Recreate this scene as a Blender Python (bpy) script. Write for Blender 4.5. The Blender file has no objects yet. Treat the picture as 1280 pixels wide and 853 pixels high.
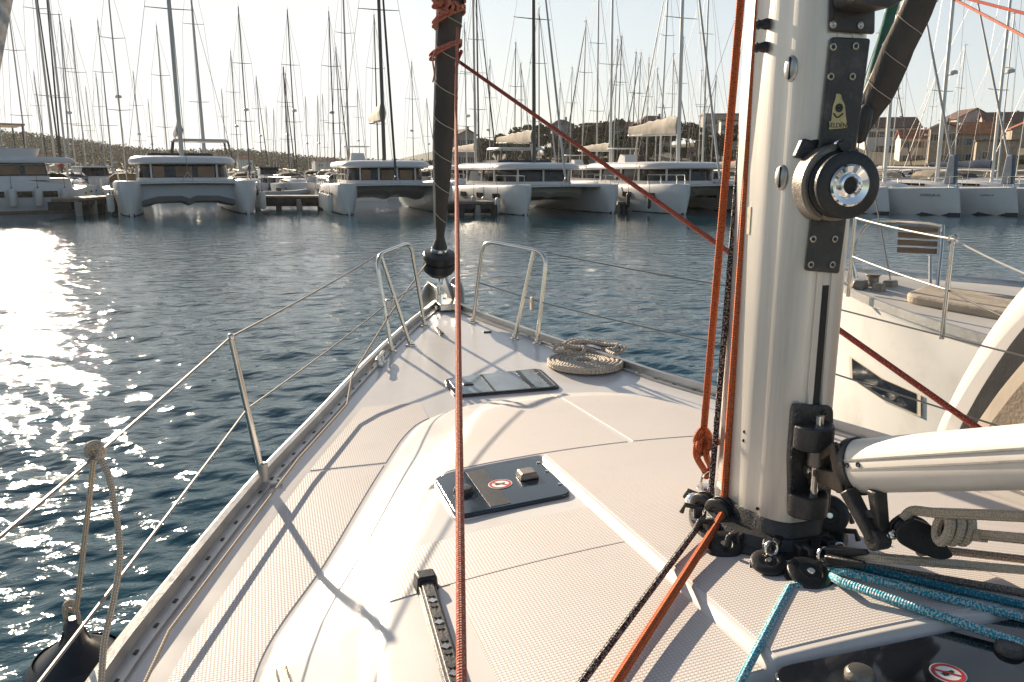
import bpy, math, random
import numpy as np
from mathutils import Vector, Matrix, Quaternion
random.seed(7); np.random.seed(7)
SC = bpy.context.scene
COL = SC.collection
V = Vector
PI = math.pi
rad = math.radians

# ------------------------------------------------------------------ camera
FPX = 1000.0
TH, PT = rad(16.9), rad(12.1)
CAM = V((0, 0, 2.65))
def ray(px, py):
    x = (px-640)/FPX; y = -(py-426.5)/FPX
    f = math.cos(PT)+y*math.sin(PT); u = y*math.cos(PT)-math.sin(PT)
    return V((x*math.cos(TH)+f*math.sin(TH), -x*math.sin(TH)+f*math.cos(TH), u))
def D(px, py, d): return CAM+ray(px, py)*d
def Zp(px, py, z): r = ray(px, py); return CAM+r*((z-CAM.z)/r.z)
def Xp(px, py, x): r = ray(px, py); return CAM+r*(x/r.x)
def Yp(px, py, y): r = ray(px, py); return CAM+r*(y/r.y)
def bearing(px):
    r = ray(px, 212); return math.atan2(r.x, r.y)

cam = bpy.data.cameras.new('camera'); cam.sensor_width = 36; cam.lens = FPX/1280*36
cam.clip_start = .05; cam.clip_end = 5000
co = bpy.data.objects.new('camera', cam); COL.objects.link(co)
co.location = CAM; co.rotation_euler = (PI/2-PT, 0, -TH); SC.camera = co

# ------------------------------------------------------------------ light
SUN_AZ, SUN_EL = rad(-15.2), rad(18.5)
w = bpy.data.worlds.new('World'); SC.world = w; w.use_nodes = True
nt = w.node_tree; bg = nt.nodes['Background']
sk = nt.nodes.new('ShaderNodeTexSky'); sk.sky_type = 'NISHITA'; sk.sun_disc = False
sk.sun_elevation = SUN_EL; sk.sun_rotation = SUN_AZ % (2*PI)
sk.air_density = 1.0; sk.dust_density = 1.0; sk.ozone_density = 1.0
# a thin pale veil of haze over the clear sky, thickest towards the horizon
tcw = nt.nodes.new('ShaderNodeTexCoord'); spw = nt.nodes.new('ShaderNodeSeparateXYZ'); nt.links.new(tcw.outputs['Generated'], spw.inputs[0])
mrw = nt.nodes.new('ShaderNodeMapRange'); mrw.inputs[1].default_value = 0; mrw.inputs[2].default_value = .62; mrw.inputs[3].default_value = .86; mrw.inputs[4].default_value = .16; nt.links.new(spw.outputs[2], mrw.inputs[0])
dpw = nt.nodes.new('ShaderNodeVectorMath'); dpw.operation = 'DOT_PRODUCT'; nt.links.new(tcw.outputs['Generated'], dpw.inputs[0]); dpw.inputs[1].default_value = (math.sin(SUN_AZ), math.cos(SUN_AZ), 0)
mrd = nt.nodes.new('ShaderNodeMapRange'); mrd.interpolation_type = 'SMOOTHSTEP'; mrd.inputs[1].default_value = -.35; mrd.inputs[2].default_value = .38; mrd.inputs[3].default_value = .12; mrd.inputs[4].default_value = 1; nt.links.new(dpw.outputs['Value'], mrd.inputs[0])
mlw = nt.nodes.new('ShaderNodeMath'); mlw.operation = 'MULTIPLY'; nt.links.new(mrw.outputs[0], mlw.inputs[0]); nt.links.new(mrd.outputs[0], mlw.inputs[1])
mnw = nt.nodes.new('ShaderNodeVectorMath'); mnw.operation = 'MINIMUM'; mnw.inputs[1].default_value = (11, 10.3, 9.5); nt.links.new(sk.outputs[0], mnw.inputs[0])
mxw = nt.nodes.new('ShaderNodeMix'); mxw.data_type = 'RGBA'; nt.links.new(mlw.outputs[0], mxw.inputs[0]); scw = nt.nodes.new('ShaderNodeVectorMath'); scw.operation = 'MULTIPLY'; scw.inputs[1].default_value = (.66, .66, .66); nt.links.new(mnw.outputs[0], scw.inputs[0]); nt.links.new(scw.outputs[0], mxw.inputs[6]); mxw.inputs[7].default_value = (4.4, 4.7, 4.85, 1)
nt.links.new(mxw.outputs[2], bg.inputs[0]); bg.inputs[1].default_value = .09
sl = bpy.data.lights.new('sun', 'SUN'); sl.energy = 4.8; sl.angle = rad(.53); sl.color = (1, .84, .64)
so = bpy.data.objects.new('sun', sl); COL.objects.link(so)
sv = V((math.sin(SUN_AZ)*math.cos(SUN_EL), math.cos(SUN_AZ)*math.cos(SUN_EL), math.sin(SUN_EL)))
so.rotation_euler = sv.to_track_quat('Z', 'Y').to_euler(); so.location = (0, 0, 60)
SC.view_settings.view_transform = 'Standard'; SC.view_settings.look = 'None'
SC.view_settings.gamma = 1; SC.view_settings.exposure = 1.06; SC.view_settings.use_curve_mapping = False
SC.render.engine = 'CYCLES'
SC.cycles.max_bounces = 6; SC.cycles.diffuse_bounces = 3; SC.cycles.glossy_bounces = 4
SC.cycles.transparent_max_bounces = 8; SC.cycles.sample_clamp_indirect = 6
SC.cycles.caustics_reflective = False; SC.cycles.caustics_refractive = False
SC.cycles.use_denoising = True

# ------------------------------------------------------------------ materials
MATS = {}
def nodes(name):
    m = bpy.data.materials.new(name); m.use_nodes = True
    t = m.node_tree; return m, t, t.nodes, t.links, t.nodes['Principled BSDF']
def paint(name, col, rough=.45, metal=0., var=.08, scale=5., bump=0., bscale=60., spec=.5, coat=0., dirt=None, dscale=3., stretch=None):
    """plain surface with a little uneven tone, wear and grain"""
    if name in MATS: return MATS[name]
    m, t, N, L, b = nodes(name)
    tc = N.new('ShaderNodeTexCoord'); src = tc.outputs['Object']
    if stretch:
        mp = N.new('ShaderNodeMapping'); mp.inputs['Scale'].default_value = stretch; L.new(src, mp.inputs[0]); src = mp.outputs[0]
    n = N.new('ShaderNodeTexNoise'); n.inputs['Scale'].default_value = scale; n.inputs['Detail'].default_value = 5
    L.new(src, n.inputs['Vector'])
    r = N.new('ShaderNodeValToRGB'); r.color_ramp.elements[0].position = .3; r.color_ramp.elements[1].position = .7
    r.color_ramp.elements[0].color = tuple(c*(1-var) for c in col)+(1,); r.color_ramp.elements[1].color = tuple(min(1, c*(1+var)) for c in col)+(1,)
    L.new(n.outputs['Fac'], r.inputs[0]); out = r.outputs[0]
    if dirt:
        n2 = N.new('ShaderNodeTexNoise'); n2.inputs['Scale'].default_value = dscale; n2.inputs['Detail'].default_value = 8; n2.inputs['Roughness'].default_value = .7
        L.new(src, n2.inputs['Vector'])
        mr = N.new('ShaderNodeMapRange'); mr.inputs[1].default_value = .52; mr.inputs[2].default_value = .78; mr.inputs[4].default_value = dirt[3] if len(dirt) > 3 else .6
        L.new(n2.outputs['Fac'], mr.inputs[0])
        mx = N.new('ShaderNodeMix'); mx.data_type = 'RGBA'; L.new(mr.outputs[0], mx.inputs[0]); L.new(out, mx.inputs[6]); mx.inputs[7].default_value = tuple(dirt[:3])+(1,)
        out = mx.outputs[2]
    L.new(out, b.inputs['Base Color'])
    n3 = N.new('ShaderNodeTexNoise'); n3.inputs['Scale'].default_value = scale*4; L.new(src, n3.inputs['Vector'])
    mr = N.new('ShaderNodeMapRange'); mr.inputs[3].default_value = max(0, rough-.08); mr.inputs[4].default_value = min(1, rough+.1); L.new(n3.outputs['Fac'], mr.inputs[0]); L.new(mr.outputs[0], b.inputs['Roughness'])
    b.inputs['Metallic'].default_value = metal; b.inputs['Specular IOR Level'].default_value = spec; b.inputs['Coat Weight'].default_value = coat
    if bump:
        n4 = N.new('ShaderNodeTexNoise'); n4.inputs['Scale'].default_value = bscale; n4.inputs['Detail'].default_value = 4; L.new(src, n4.inputs['Vector'])
        bp = N.new('ShaderNodeBump'); bp.inputs['Strength'].default_value = bump; bp.inputs['Distance'].default_value = .01; L.new(n4.outputs['Fac'], bp.inputs['Height']); L.new(bp.outputs[0], b.inputs['Normal'])
    MATS[name] = m; return m

def math_node(N, L, op, a, b=None):
    n = N.new('ShaderNodeMath'); n.operation = op
    for i, x in enumerate((a, b)):
        if x is None: continue
        if isinstance(x, (int, float)): n.inputs[i].default_value = x
        else: L.new(x, n.inputs[i])
    return n.outputs[0]

def nonskid_mat():
    m, t, N, L, b = nodes('non_skid_gelcoat')
    tc = N.new('ShaderNodeTexCoord'); sp = N.new('ShaderNodeSeparateXYZ'); L.new(tc.outputs['Object'], sp.inputs[0])
    k = 2*PI/.0135
    a = math_node(N, L, 'MULTIPLY', math_node(N, L, 'ADD', sp.outputs[0], sp.outputs[1]), k*.7071)
    c = math_node(N, L, 'MULTIPLY', math_node(N, L, 'SUBTRACT', sp.outputs[0], sp.outputs[1]), k*.7071)
    p = math_node(N, L, 'MULTIPLY', math_node(N, L, 'SINE', a), math_node(N, L, 'SINE', c))
    mr = N.new('ShaderNodeMapRange'); mr.interpolation_type = 'SMOOTHSTEP'; mr.inputs[1].default_value = -.25; mr.inputs[2].default_value = .55; L.new(p, mr.inputs[0])
    bp = N.new('ShaderNodeBump'); bp.inputs['Strength'].default_value = .5; bp.inputs['Distance'].default_value = .0013
    L.new(mr.outputs[0], bp.inputs['Height']); L.new(bp.outputs[0], b.inputs['Normal'])
    n = N.new('ShaderNodeTexNoise'); n.inputs['Scale'].default_value = 2.2; n.inputs['Detail'].default_value = 7; L.new(tc.outputs['Object'], n.inputs['Vector'])
    r = N.new('ShaderNodeValToRGB'); r.color_ramp.elements[0].position = .35; r.color_ramp.elements[1].position = .7
    r.color_ramp.elements[0].color = (.65, .605, .565, 1); r.color_ramp.elements[1].color = (.715, .67, .63, 1); L.new(n.outputs['Fac'], r.inputs[0])
    n2 = N.new('ShaderNodeTexNoise'); n2.inputs['Scale'].default_value = 6.5; n2.inputs['Detail'].default_value = 9; n2.inputs['Roughness'].default_value = .72; L.new(tc.outputs['Object'], n2.inputs['Vector'])
    mg = N.new('ShaderNodeMapRange'); mg.inputs[1].default_value = .54; mg.inputs[2].default_value = .74; mg.inputs[4].default_value = .55; L.new(n2.outputs['Fac'], mg.inputs[0])
    mg2 = N.new('ShaderNodeMix'); mg2.data_type = 'RGBA'; L.new(mg.outputs[0], mg2.inputs[0]); L.new(r.outputs[0], mg2.inputs[6]); mg2.inputs[7].default_value = (.50, .45, .41, 1)
    mx = N.new('ShaderNodeMix'); mx.data_type = 'RGBA'; L.new(mr.outputs[0], mx.inputs[0]); mx.inputs[6].default_value = (.55, .49, .455, 1); L.new(mg2.outputs[2], mx.inputs[7])
    L.new(mx.outputs[2], b.inputs['Base Color']); b.inputs['Roughness'].default_value = .55
    return m

def rope_mat(name, base, fleck, amount=.45, dia=.022, spiral=False, dark=None):
    m, t, N, L, b = nodes(name)
    uv = N.new('ShaderNodeUVMap'); sp = N.new('ShaderNodeSeparateXYZ'); L.new(uv.outputs[0], sp.inputs[0])
    u, v = sp.outputs[0], sp.outputs[1]
    if spiral:
        a = math_node(N, L, 'ADD', math_node(N, L, 'MULTIPLY', u, 2*PI/(dia*1.1)), math_node(N, L, 'MULTIPLY', v, 2*PI))
        h = math_node(N, L, 'SINE', a)
    else:
        pu = math_node(N, L, 'MULTIPLY', u, 2*PI/(dia*.62)); pv = math_node(N, L, 'MULTIPLY', v, 2*PI*4)
        h = math_node(N, L, 'MULTIPLY', math_node(N, L, 'SINE', math_node(N, L, 'ADD', pu, pv)), math_node(N, L, 'SINE', math_node(N, L, 'SUBTRACT', pu, pv)))
    cmb = N.new('ShaderNodeCombineXYZ'); L.new(math_node(N, L, 'MULTIPLY', u, 1/(dia*.24)), cmb.inputs[0]); L.new(math_node(N, L, 'MULTIPLY', v, 9.), cmb.inputs[1])
    ns = N.new('ShaderNodeTexNoise'); ns.inputs['Scale'].default_value = 1.; ns.inputs['Detail'].default_value = 1; L.new(cmb.outputs[0], ns.inputs['Vector'])
    mr = N.new('ShaderNodeMapRange'); mr.inputs[1].default_value = 1-amount-.06; mr.inputs[2].default_value = 1-amount+.02; L.new(ns.outputs['Fac'], mr.inputs[0])
    mx = N.new('ShaderNodeMix'); mx.data_type = 'RGBA'; L.new(mr.outputs[0], mx.inputs[0]); mx.inputs[6].default_value = tuple(base)+(1,); mx.inputs[7].default_value = tuple(fleck)+(1,)
    L.new(mx.outputs[2], b.inputs['Base Color']); b.inputs['Roughness'].default_value = .8; b.inputs['Specular IOR Level'].default_value = .25
    bp = N.new('ShaderNodeBump'); bp.inputs['Strength'].default_value = 1. if spiral else .75; bp.inputs['Distance'].default_value = dia*.16
    L.new(h, bp.inputs['Height']); L.new(bp.outputs[0], b.inputs['Normal'])
    return m

def glass_mat(name, col=(.02, .025, .03), rough=.05, var=.3, spec=.5):
    m = paint(name, col, rough, 0, var, 1.3, spec=spec); return m

GEL = paint('white_gelcoat', (.67, .635, .60), .22, 0, .045, 1.3, spec=.5, dirt=(.58, .525, .47, .55), dscale=3.1)
NSK = nonskid_mat()
STEEL = paint('stainless_steel', (.72, .68, .62), .16, 1., .08, 14)
ALU = paint('grey_aluminium', (.50, .48, .45), .38, .85, .1, 9, bump=.1, bscale=120)
MASTM = paint('anodised_mast', (.74, .685, .61), .34, .4, .06, 5, bump=.06, bscale=200, dirt=(.36, .32, .27, .6), dscale=9, stretch=(1, 1, .06))
BLK = paint('black_plastic', (.022, .021, .021), .4, 0, .3, 14, bump=.15, bscale=140)
BLKG = paint('black_casting', (.055, .052, .05), .42, .3, .25, 10, bump=.25, bscale=160, dirt=(.16, .145, .13, .6), dscale=14)
CAST = paint('grey_casting', (.22, .195, .165), .4, .6, .2, 9, bump=.2, bscale=160, dirt=(.1, .09, .08, .7), dscale=12)
CHROME = paint('polished_chrome', (.82, .80, .77), .09, 1., .05, 9)
GOLD = paint('gold_foil', (.44, .36, .19), .35, .6, .2, 40)
GLASSD = paint('smoked_acrylic', (.011, .013, .018), .07, 0, .3, 3, spec=.7, bump=.02, bscale=6)
GLASSB = paint('blue_grey_acrylic', (.022, .036, .05), .11, 0, .3, 4, spec=.7, bump=.03, bscale=9)
WHITE = paint('white_print', (.8, .79, .77), .5); RED = paint('red_print', (.45, .03, .03), .5); BLACKP = paint('black_print', (.015, .015, .015), .5)
COVER = paint('charcoal_canvas', (.078, .066, .057), .85, 0, .22, 5, bump=.7, bscale=28, stretch=(1, 1, .35))
GREEN = paint('green_canvas', (.035, .13, .10), .8, 0, .25, 8, bump=.4, bscale=40)
TAN = paint('tan_canvas', (.44, .36, .27), .85, 0, .15, 6, bump=.5, bscale=25)
CREAMC = paint('cream_canvas', (.60, .51, .40), .85, 0, .15, 3, bump=.5, bscale=8)
WIRE = paint('steel_wire', (.22, .20, .18), .45, .45, .1, 30)
R_ORANGE = rope_mat('orange_rope', (.60, .15, .055), (.44, .09, .035), .4)
R_CORAL = rope_mat('coral_rope', (.56, .14, .085), (.62, .38, .28), .42, .02)
R_RED = rope_mat('dark_red_rope', (.40, .06, .038), (.50, .22, .15), .4, .022)
R_BW = rope_mat('black_white_rope', (.46, .41, .36), (.022, .022, .025), .52, .02)
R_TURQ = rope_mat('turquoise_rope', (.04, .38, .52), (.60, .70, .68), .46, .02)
R_TURQ_SHADE = rope_mat('shaded_turquoise_rope', (.02, .19, .28), (.16, .38, .42), .4, .02)  # turquoise rope colour darkened for the shade it lies in
R_BEIGE = rope_mat('beige_rope', (.66, .55, .42), (.56, .46, .34), .4, .022)
R_GREY = rope_mat('grey_rope', (.30, .26, .22), (.17, .145, .125), .45, .022)
R_TAN3 = rope_mat('laid_tan_rope', (.58, .50, .41), (.48, .41, .33), .4, .02, spiral=True)

# ------------------------------------------------------------------ mesh builder
MR = {}                                                              # root/part -> world matrix of its thing
class MB:
    def __init__(s): s.v, s.f, s.uv, s.mi = [], [], [], []
    def add(s, vs, fs, uvs=None, m=0):
        o = len(s.v); s.v += [tuple(x) for x in vs]
        for i, f in enumerate(fs):
            s.f.append([o+k for k in f]); s.mi.append(m)
            s.uv.append(uvs[i] if uvs else [(0, 0)]*len(f))
        return s
    def box(s, c, d, rot=None, m=0, taper=(1, 1)):
        c = V(c); h = [x/2 for x in d]; vs = []
        for z in (-1, 1):
            tx, ty = taper if z > 0 else (1, 1)
            for x, y in ((-1, -1), (1, -1), (1, 1), (-1, 1)):
                p = V((x*h[0]*tx, y*h[1]*ty, z*h[2]))
                vs.append(c+(rot @ p if rot else p))
        return s.add(vs, [(3, 2, 1, 0), (4, 5, 6, 7), (0, 1, 5, 4), (1, 2, 6, 5), (2, 3, 7, 6), (3, 0, 4, 7)], m=m)
    def bar(s, p0, p1, wx, wz, up=(0, 0, 1), m=0, w1=None):
        p0, p1 = V(p0), V(p1); d = (p1-p0).normalized(); x = d.cross(V(up)).normalized(); z = x.cross(d)
        w1 = w1 or (wx, wz); vs = []
        for p, (a, b) in ((p0, (wx, wz)), (p1, w1)):
            for i, j in ((-1, -1), (1, -1), (1, 1), (-1, 1)): vs.append(p+x*(i*a/2)+z*(j*b/2))
        return s.add(vs, [(0, 1, 2, 3), (7, 6, 5, 4), (0, 4, 5, 1), (1, 5, 6, 2), (2, 6, 7, 3), (3, 7, 4, 0)], m=m)
    def tube(s, pts, r, n=8, closed=False, caps=True, m=0):
        pts = [V(p) for p in pts]; k = len(pts)
        rr = r if isinstance(r, (list, tuple)) else [r]*k
        T = []
        for i in range(k):
            a = pts[(i-1) % k] if closed or i > 0 else pts[i]; b = pts[(i+1) % k] if closed or i < k-1 else pts[i]
            d = b-a; T.append(d.normalized() if d.length > 1e-9 else V((0, 0, 1)))
        up = V((0, 0, 1)) if abs(T[0].z) < .9 else V((1, 0, 0))
        x = T[0].cross(up).normalized(); vs = []; us = []; u = 0
        for i in range(k):
            if i: 
                q = T[i-1].rotation_difference(T[i]); x = q @ x; u += (pts[i]-pts[i-1]).length
            x = (x-T[i]*x.dot(T[i])).normalized(); y = T[i].cross(x)
            for j in range(n):
                a = 2*PI*j/n; vs.append(pts[i]+(x*math.cos(a)+y*math.sin(a))*rr[i])
            us.append(u)
        fs, uv = [], []
        for i in range(k if closed else k-1):
            i2 = (i+1) % k; u1 = us[i2] if i2 else us[-1]+(pts[0]-pts[-1]).length
            for j in range(n):
                j2 = (j+1) % n
                fs.append((i*n+j, i*n+j2, i2*n+j2, i2*n+j)); uv.append([(us[i], j/n), (us[i], (j+1)/n), (u1, (j+1)/n), (u1, j/n)])
        if caps and not closed:
            fs.append(tuple(range(n-1, -1, -1))); uv.append([(0, 0)]*n)
            fs.append(tuple(range((k-1)*n, k*n))); uv.append([(0, 0)]*n)
        return s.add(vs, fs, uv, m)
    def cyl(s, p0, p1, r0, r1=None, n=12, m=0): return s.tube([p0, p1], [r0, r0 if r1 is None else r1], n, m=m)
    def lathe(s, prof, o, axis=(0, 0, 1), n=24, m=0, sx=1., caps=True):
        o = V(o); a = V(axis).normalized(); t = V((0, 0, 1)) if abs(a.z) < .9 else V((0, 1, 0)); x = t.cross(a).normalized(); y = a.cross(x); vs = []
        for r, z in prof:
            for j in range(n):
                q = 2*PI*j/n; vs.append(o+a*z+(x*math.cos(q)*sx+y*math.sin(q))*r)
        fs = []
        for i in range(len(prof)-1):
            for j in range(n): fs.append((i*n+j, i*n+(j+1) % n, (i+1)*n+(j+1) % n, (i+1)*n+j))
        if caps: fs.append(tuple(range(n-1, -1, -1))); fs.append(tuple(range((len(prof)-1)*n, len(prof)*n)))
        return s.add(vs, fs, m=m)
    def prism(s, poly, o, U, W, h0, h1, m=0):
        """2D outline in the plane (U, W), extruded along U x W from h0 to h1"""
        o, U, W = V(o), V(U).normalized(), V(W).normalized(); Nn = U.cross(W); k = len(poly)
        vs = [o+U*a+W*b+Nn*h for h in (h0, h1) for a, b in poly]
        fs = [tuple(range(k-1, -1, -1)), tuple(range(k, 2*k))]+[(i, (i+1) % k, k+(i+1) % k, k+i) for i in range(k)]
        return s.add(vs, fs, m=m)
    def ball(s, c, r, nu=16, nv=10, m=0, rot=None):
        c = V(c); r = r if isinstance(r, (tuple, list)) else (r, r, r); vs = []
        for i in range(nv+1):
            a = PI*i/nv
            for j in range(nu):
                b = 2*PI*j/nu; p = V((r[0]*math.sin(a)*math.cos(b), r[1]*math.sin(a)*math.sin(b), -r[2]*math.cos(a))); vs.append(c+(rot @ p if rot else p))
        return s.add(vs, [(i*nu+j, i*nu+(j+1) % nu, (i+1)*nu+(j+1) % nu, (i+1)*nu+j) for i in range(nv) for j in range(nu)], m=m)
    def grid(s, P, m=0, closed=False):
        a, b = len(P), len(P[0])
        return s.add([p for row in P for p in row], [(i*b+j, i*b+(j+1) % b, (i+1)*b+(j+1) % b, (i+1)*b+j) for i in range(a-1) for j in range(b if closed else b-1)], m=m)
    def build(s, name, mats, parent=None, smooth=True, angle=38, bevel=None, world=True, uv=True):
        me = bpy.data.meshes.new(name); vs = s.v
        M = MR.get(parent)
        if M is not None and world:
            Mi = M.inverted(); vs = [tuple(Mi @ V(p)) for p in vs]
        me.from_pydata(vs, [], s.f)
        for m in (mats if isinstance(mats, (list, tuple)) else [mats]): me.materials.append(m)
        if max(s.mi, default=0) > 0: me.polygons.foreach_set('material_index', s.mi)
        if any(any(c != (0, 0) for c in u) for u in s.uv[:4]):
            ul = me.uv_layers.new(name='UVMap'); ul.data.foreach_set('uv', [c for u in s.uv for p in u for c in p])
        if smooth:
            me.polygons.foreach_set('use_smooth', [True]*len(me.polygons)); me.set_sharp_from_angle(angle=rad(angle))
        me.update()
        o = bpy.data.objects.new(name, me); COL.objects.link(o)
        if parent: o.parent = parent; MR[o] = M
        if bevel:
            b = o.modifiers.new('bevel', 'BEVEL'); b.width = bevel; b.segments = 2; b.limit_method = 'ANGLE'; b.angle_limit = rad(40); b.harden_normals = False
        return o
def tag(o, label=None, cat=None, group=None, kind=None):
    if label: o['label'] = label
    if cat: o['category'] = cat
    if group: o['group'] = group
    if kind: o['kind'] = kind
    return o
def thing(name, label, cat, loc=(0, 0, 0), rz=0., group=None):
    o = bpy.data.objects.new(name, None); COL.objects.link(o); o.location = loc; o.rotation_euler = (0, 0, rz); o.empty_display_size = .3
    MR[o] = Matrix.Translation(V(loc)) @ Matrix.Rotation(rz, 4, 'Z')
    return tag(o, label, cat, group)
KIDS = {}
def kids(o): return [c for c in o.children]
def copy_tree(o, parent=None):
    c = o.copy(); COL.objects.link(c)
    if parent: c.parent = parent
    for ch in list(o.children): copy_tree(ch, c)
    return c
def smoothpath(pts, n=8):
    P = [V(p) for p in pts]; P = [P[0]*2-P[1]]+P+[P[-1]*2-P[-2]]; out = []
    for i in range(1, len(P)-2):
        for k in range(n):
            t = k/n; a, b, c, d = P[i-1], P[i], P[i+1], P[i+2]
            out.append(.5*((2*b)+(c-a)*t+(2*a-5*b+4*c-d)*t*t+(3*b-a-3*c+d)*t**3))
    out.append(P[-2]); return out
def sagline(a, b, sag, n=16):
    a, b = V(a), V(b); return [a.lerp(b, i/n)-V((0, 0, 4*sag*(i/n)*(1-i/n))) for i in range(n+1)]
def herm(xs, ys):
    xs, ys = np.array(xs, float), np.array(ys, float); o = np.argsort(xs); xs, ys = xs[o], ys[o]
    h = np.diff(xs); d = np.diff(ys)/h; m = np.zeros_like(xs); m[0], m[-1] = d[0], d[-1]
    for i in range(1, len(xs)-1):
        m[i] = 0 if d[i-1]*d[i] <= 0 else 2*d[i-1]*d[i]/(d[i-1]+d[i])
    def f(x):
        x = np.clip(np.asarray(x, float), xs[0], xs[-1]); i = np.clip(np.searchsorted(xs, x)-1, 0, len(xs)-2)
        t = (x-xs[i])/h[i]
        return (2*t**3-3*t**2+1)*ys[i]+(t**3-2*t**2+t)*h[i]*m[i]+(-2*t**3+3*t**2)*ys[i+1]+(t**3-t**2)*h[i]*m[i+1]
    return f
def rounded(poly, r, n=5):
    out = []; k = len(poly)
    for i in range(k):
        p, a, b = V(poly[i]), V(poly[i-1]), V(poly[(i+1) % k]); da, db = (a-p), (b-p)
        rr = min(r, da.length*.45, db.length*.45); s, e = p+da.normalized()*rr, p+db.normalized()*rr
        for j in range(n+1):
            t = j/n; out.append(tuple((s*(1-t)**2+p*2*t*(1-t)+e*t*t)))
    return out
def text_mesh(txt, size, name, m, parent, o, U, W, world=True):
    cu = bpy.data.curves.new('t', 'FONT'); cu.body = txt; cu.size = size; cu.align_x = 'CENTER'; cu.align_y = 'CENTER'; cu.extrude = size*.01
    ob = bpy.data.objects.new('t', cu); COL.objects.link(ob)
    bpy.context.view_layer.update()
    me = bpy.data.meshes.new_from_object(ob.evaluated_get(bpy.context.evaluated_depsgraph_get()))
    o, U, W = V(o), V(U).normalized(), V(W).normalized(); Nn = U.cross(W)
    b = MB(); b.add([o+U*v.co.x+W*v.co.y+Nn*v.co.z for v in me.vertices], [tuple(p.vertices) for p in me.polygons])
    bpy.data.objects.remove(ob); bpy.data.meshes.remove(me); bpy.data.curves.remove(cu)
    return b.build(name, m, parent, smooth=False, world=world)
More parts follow.
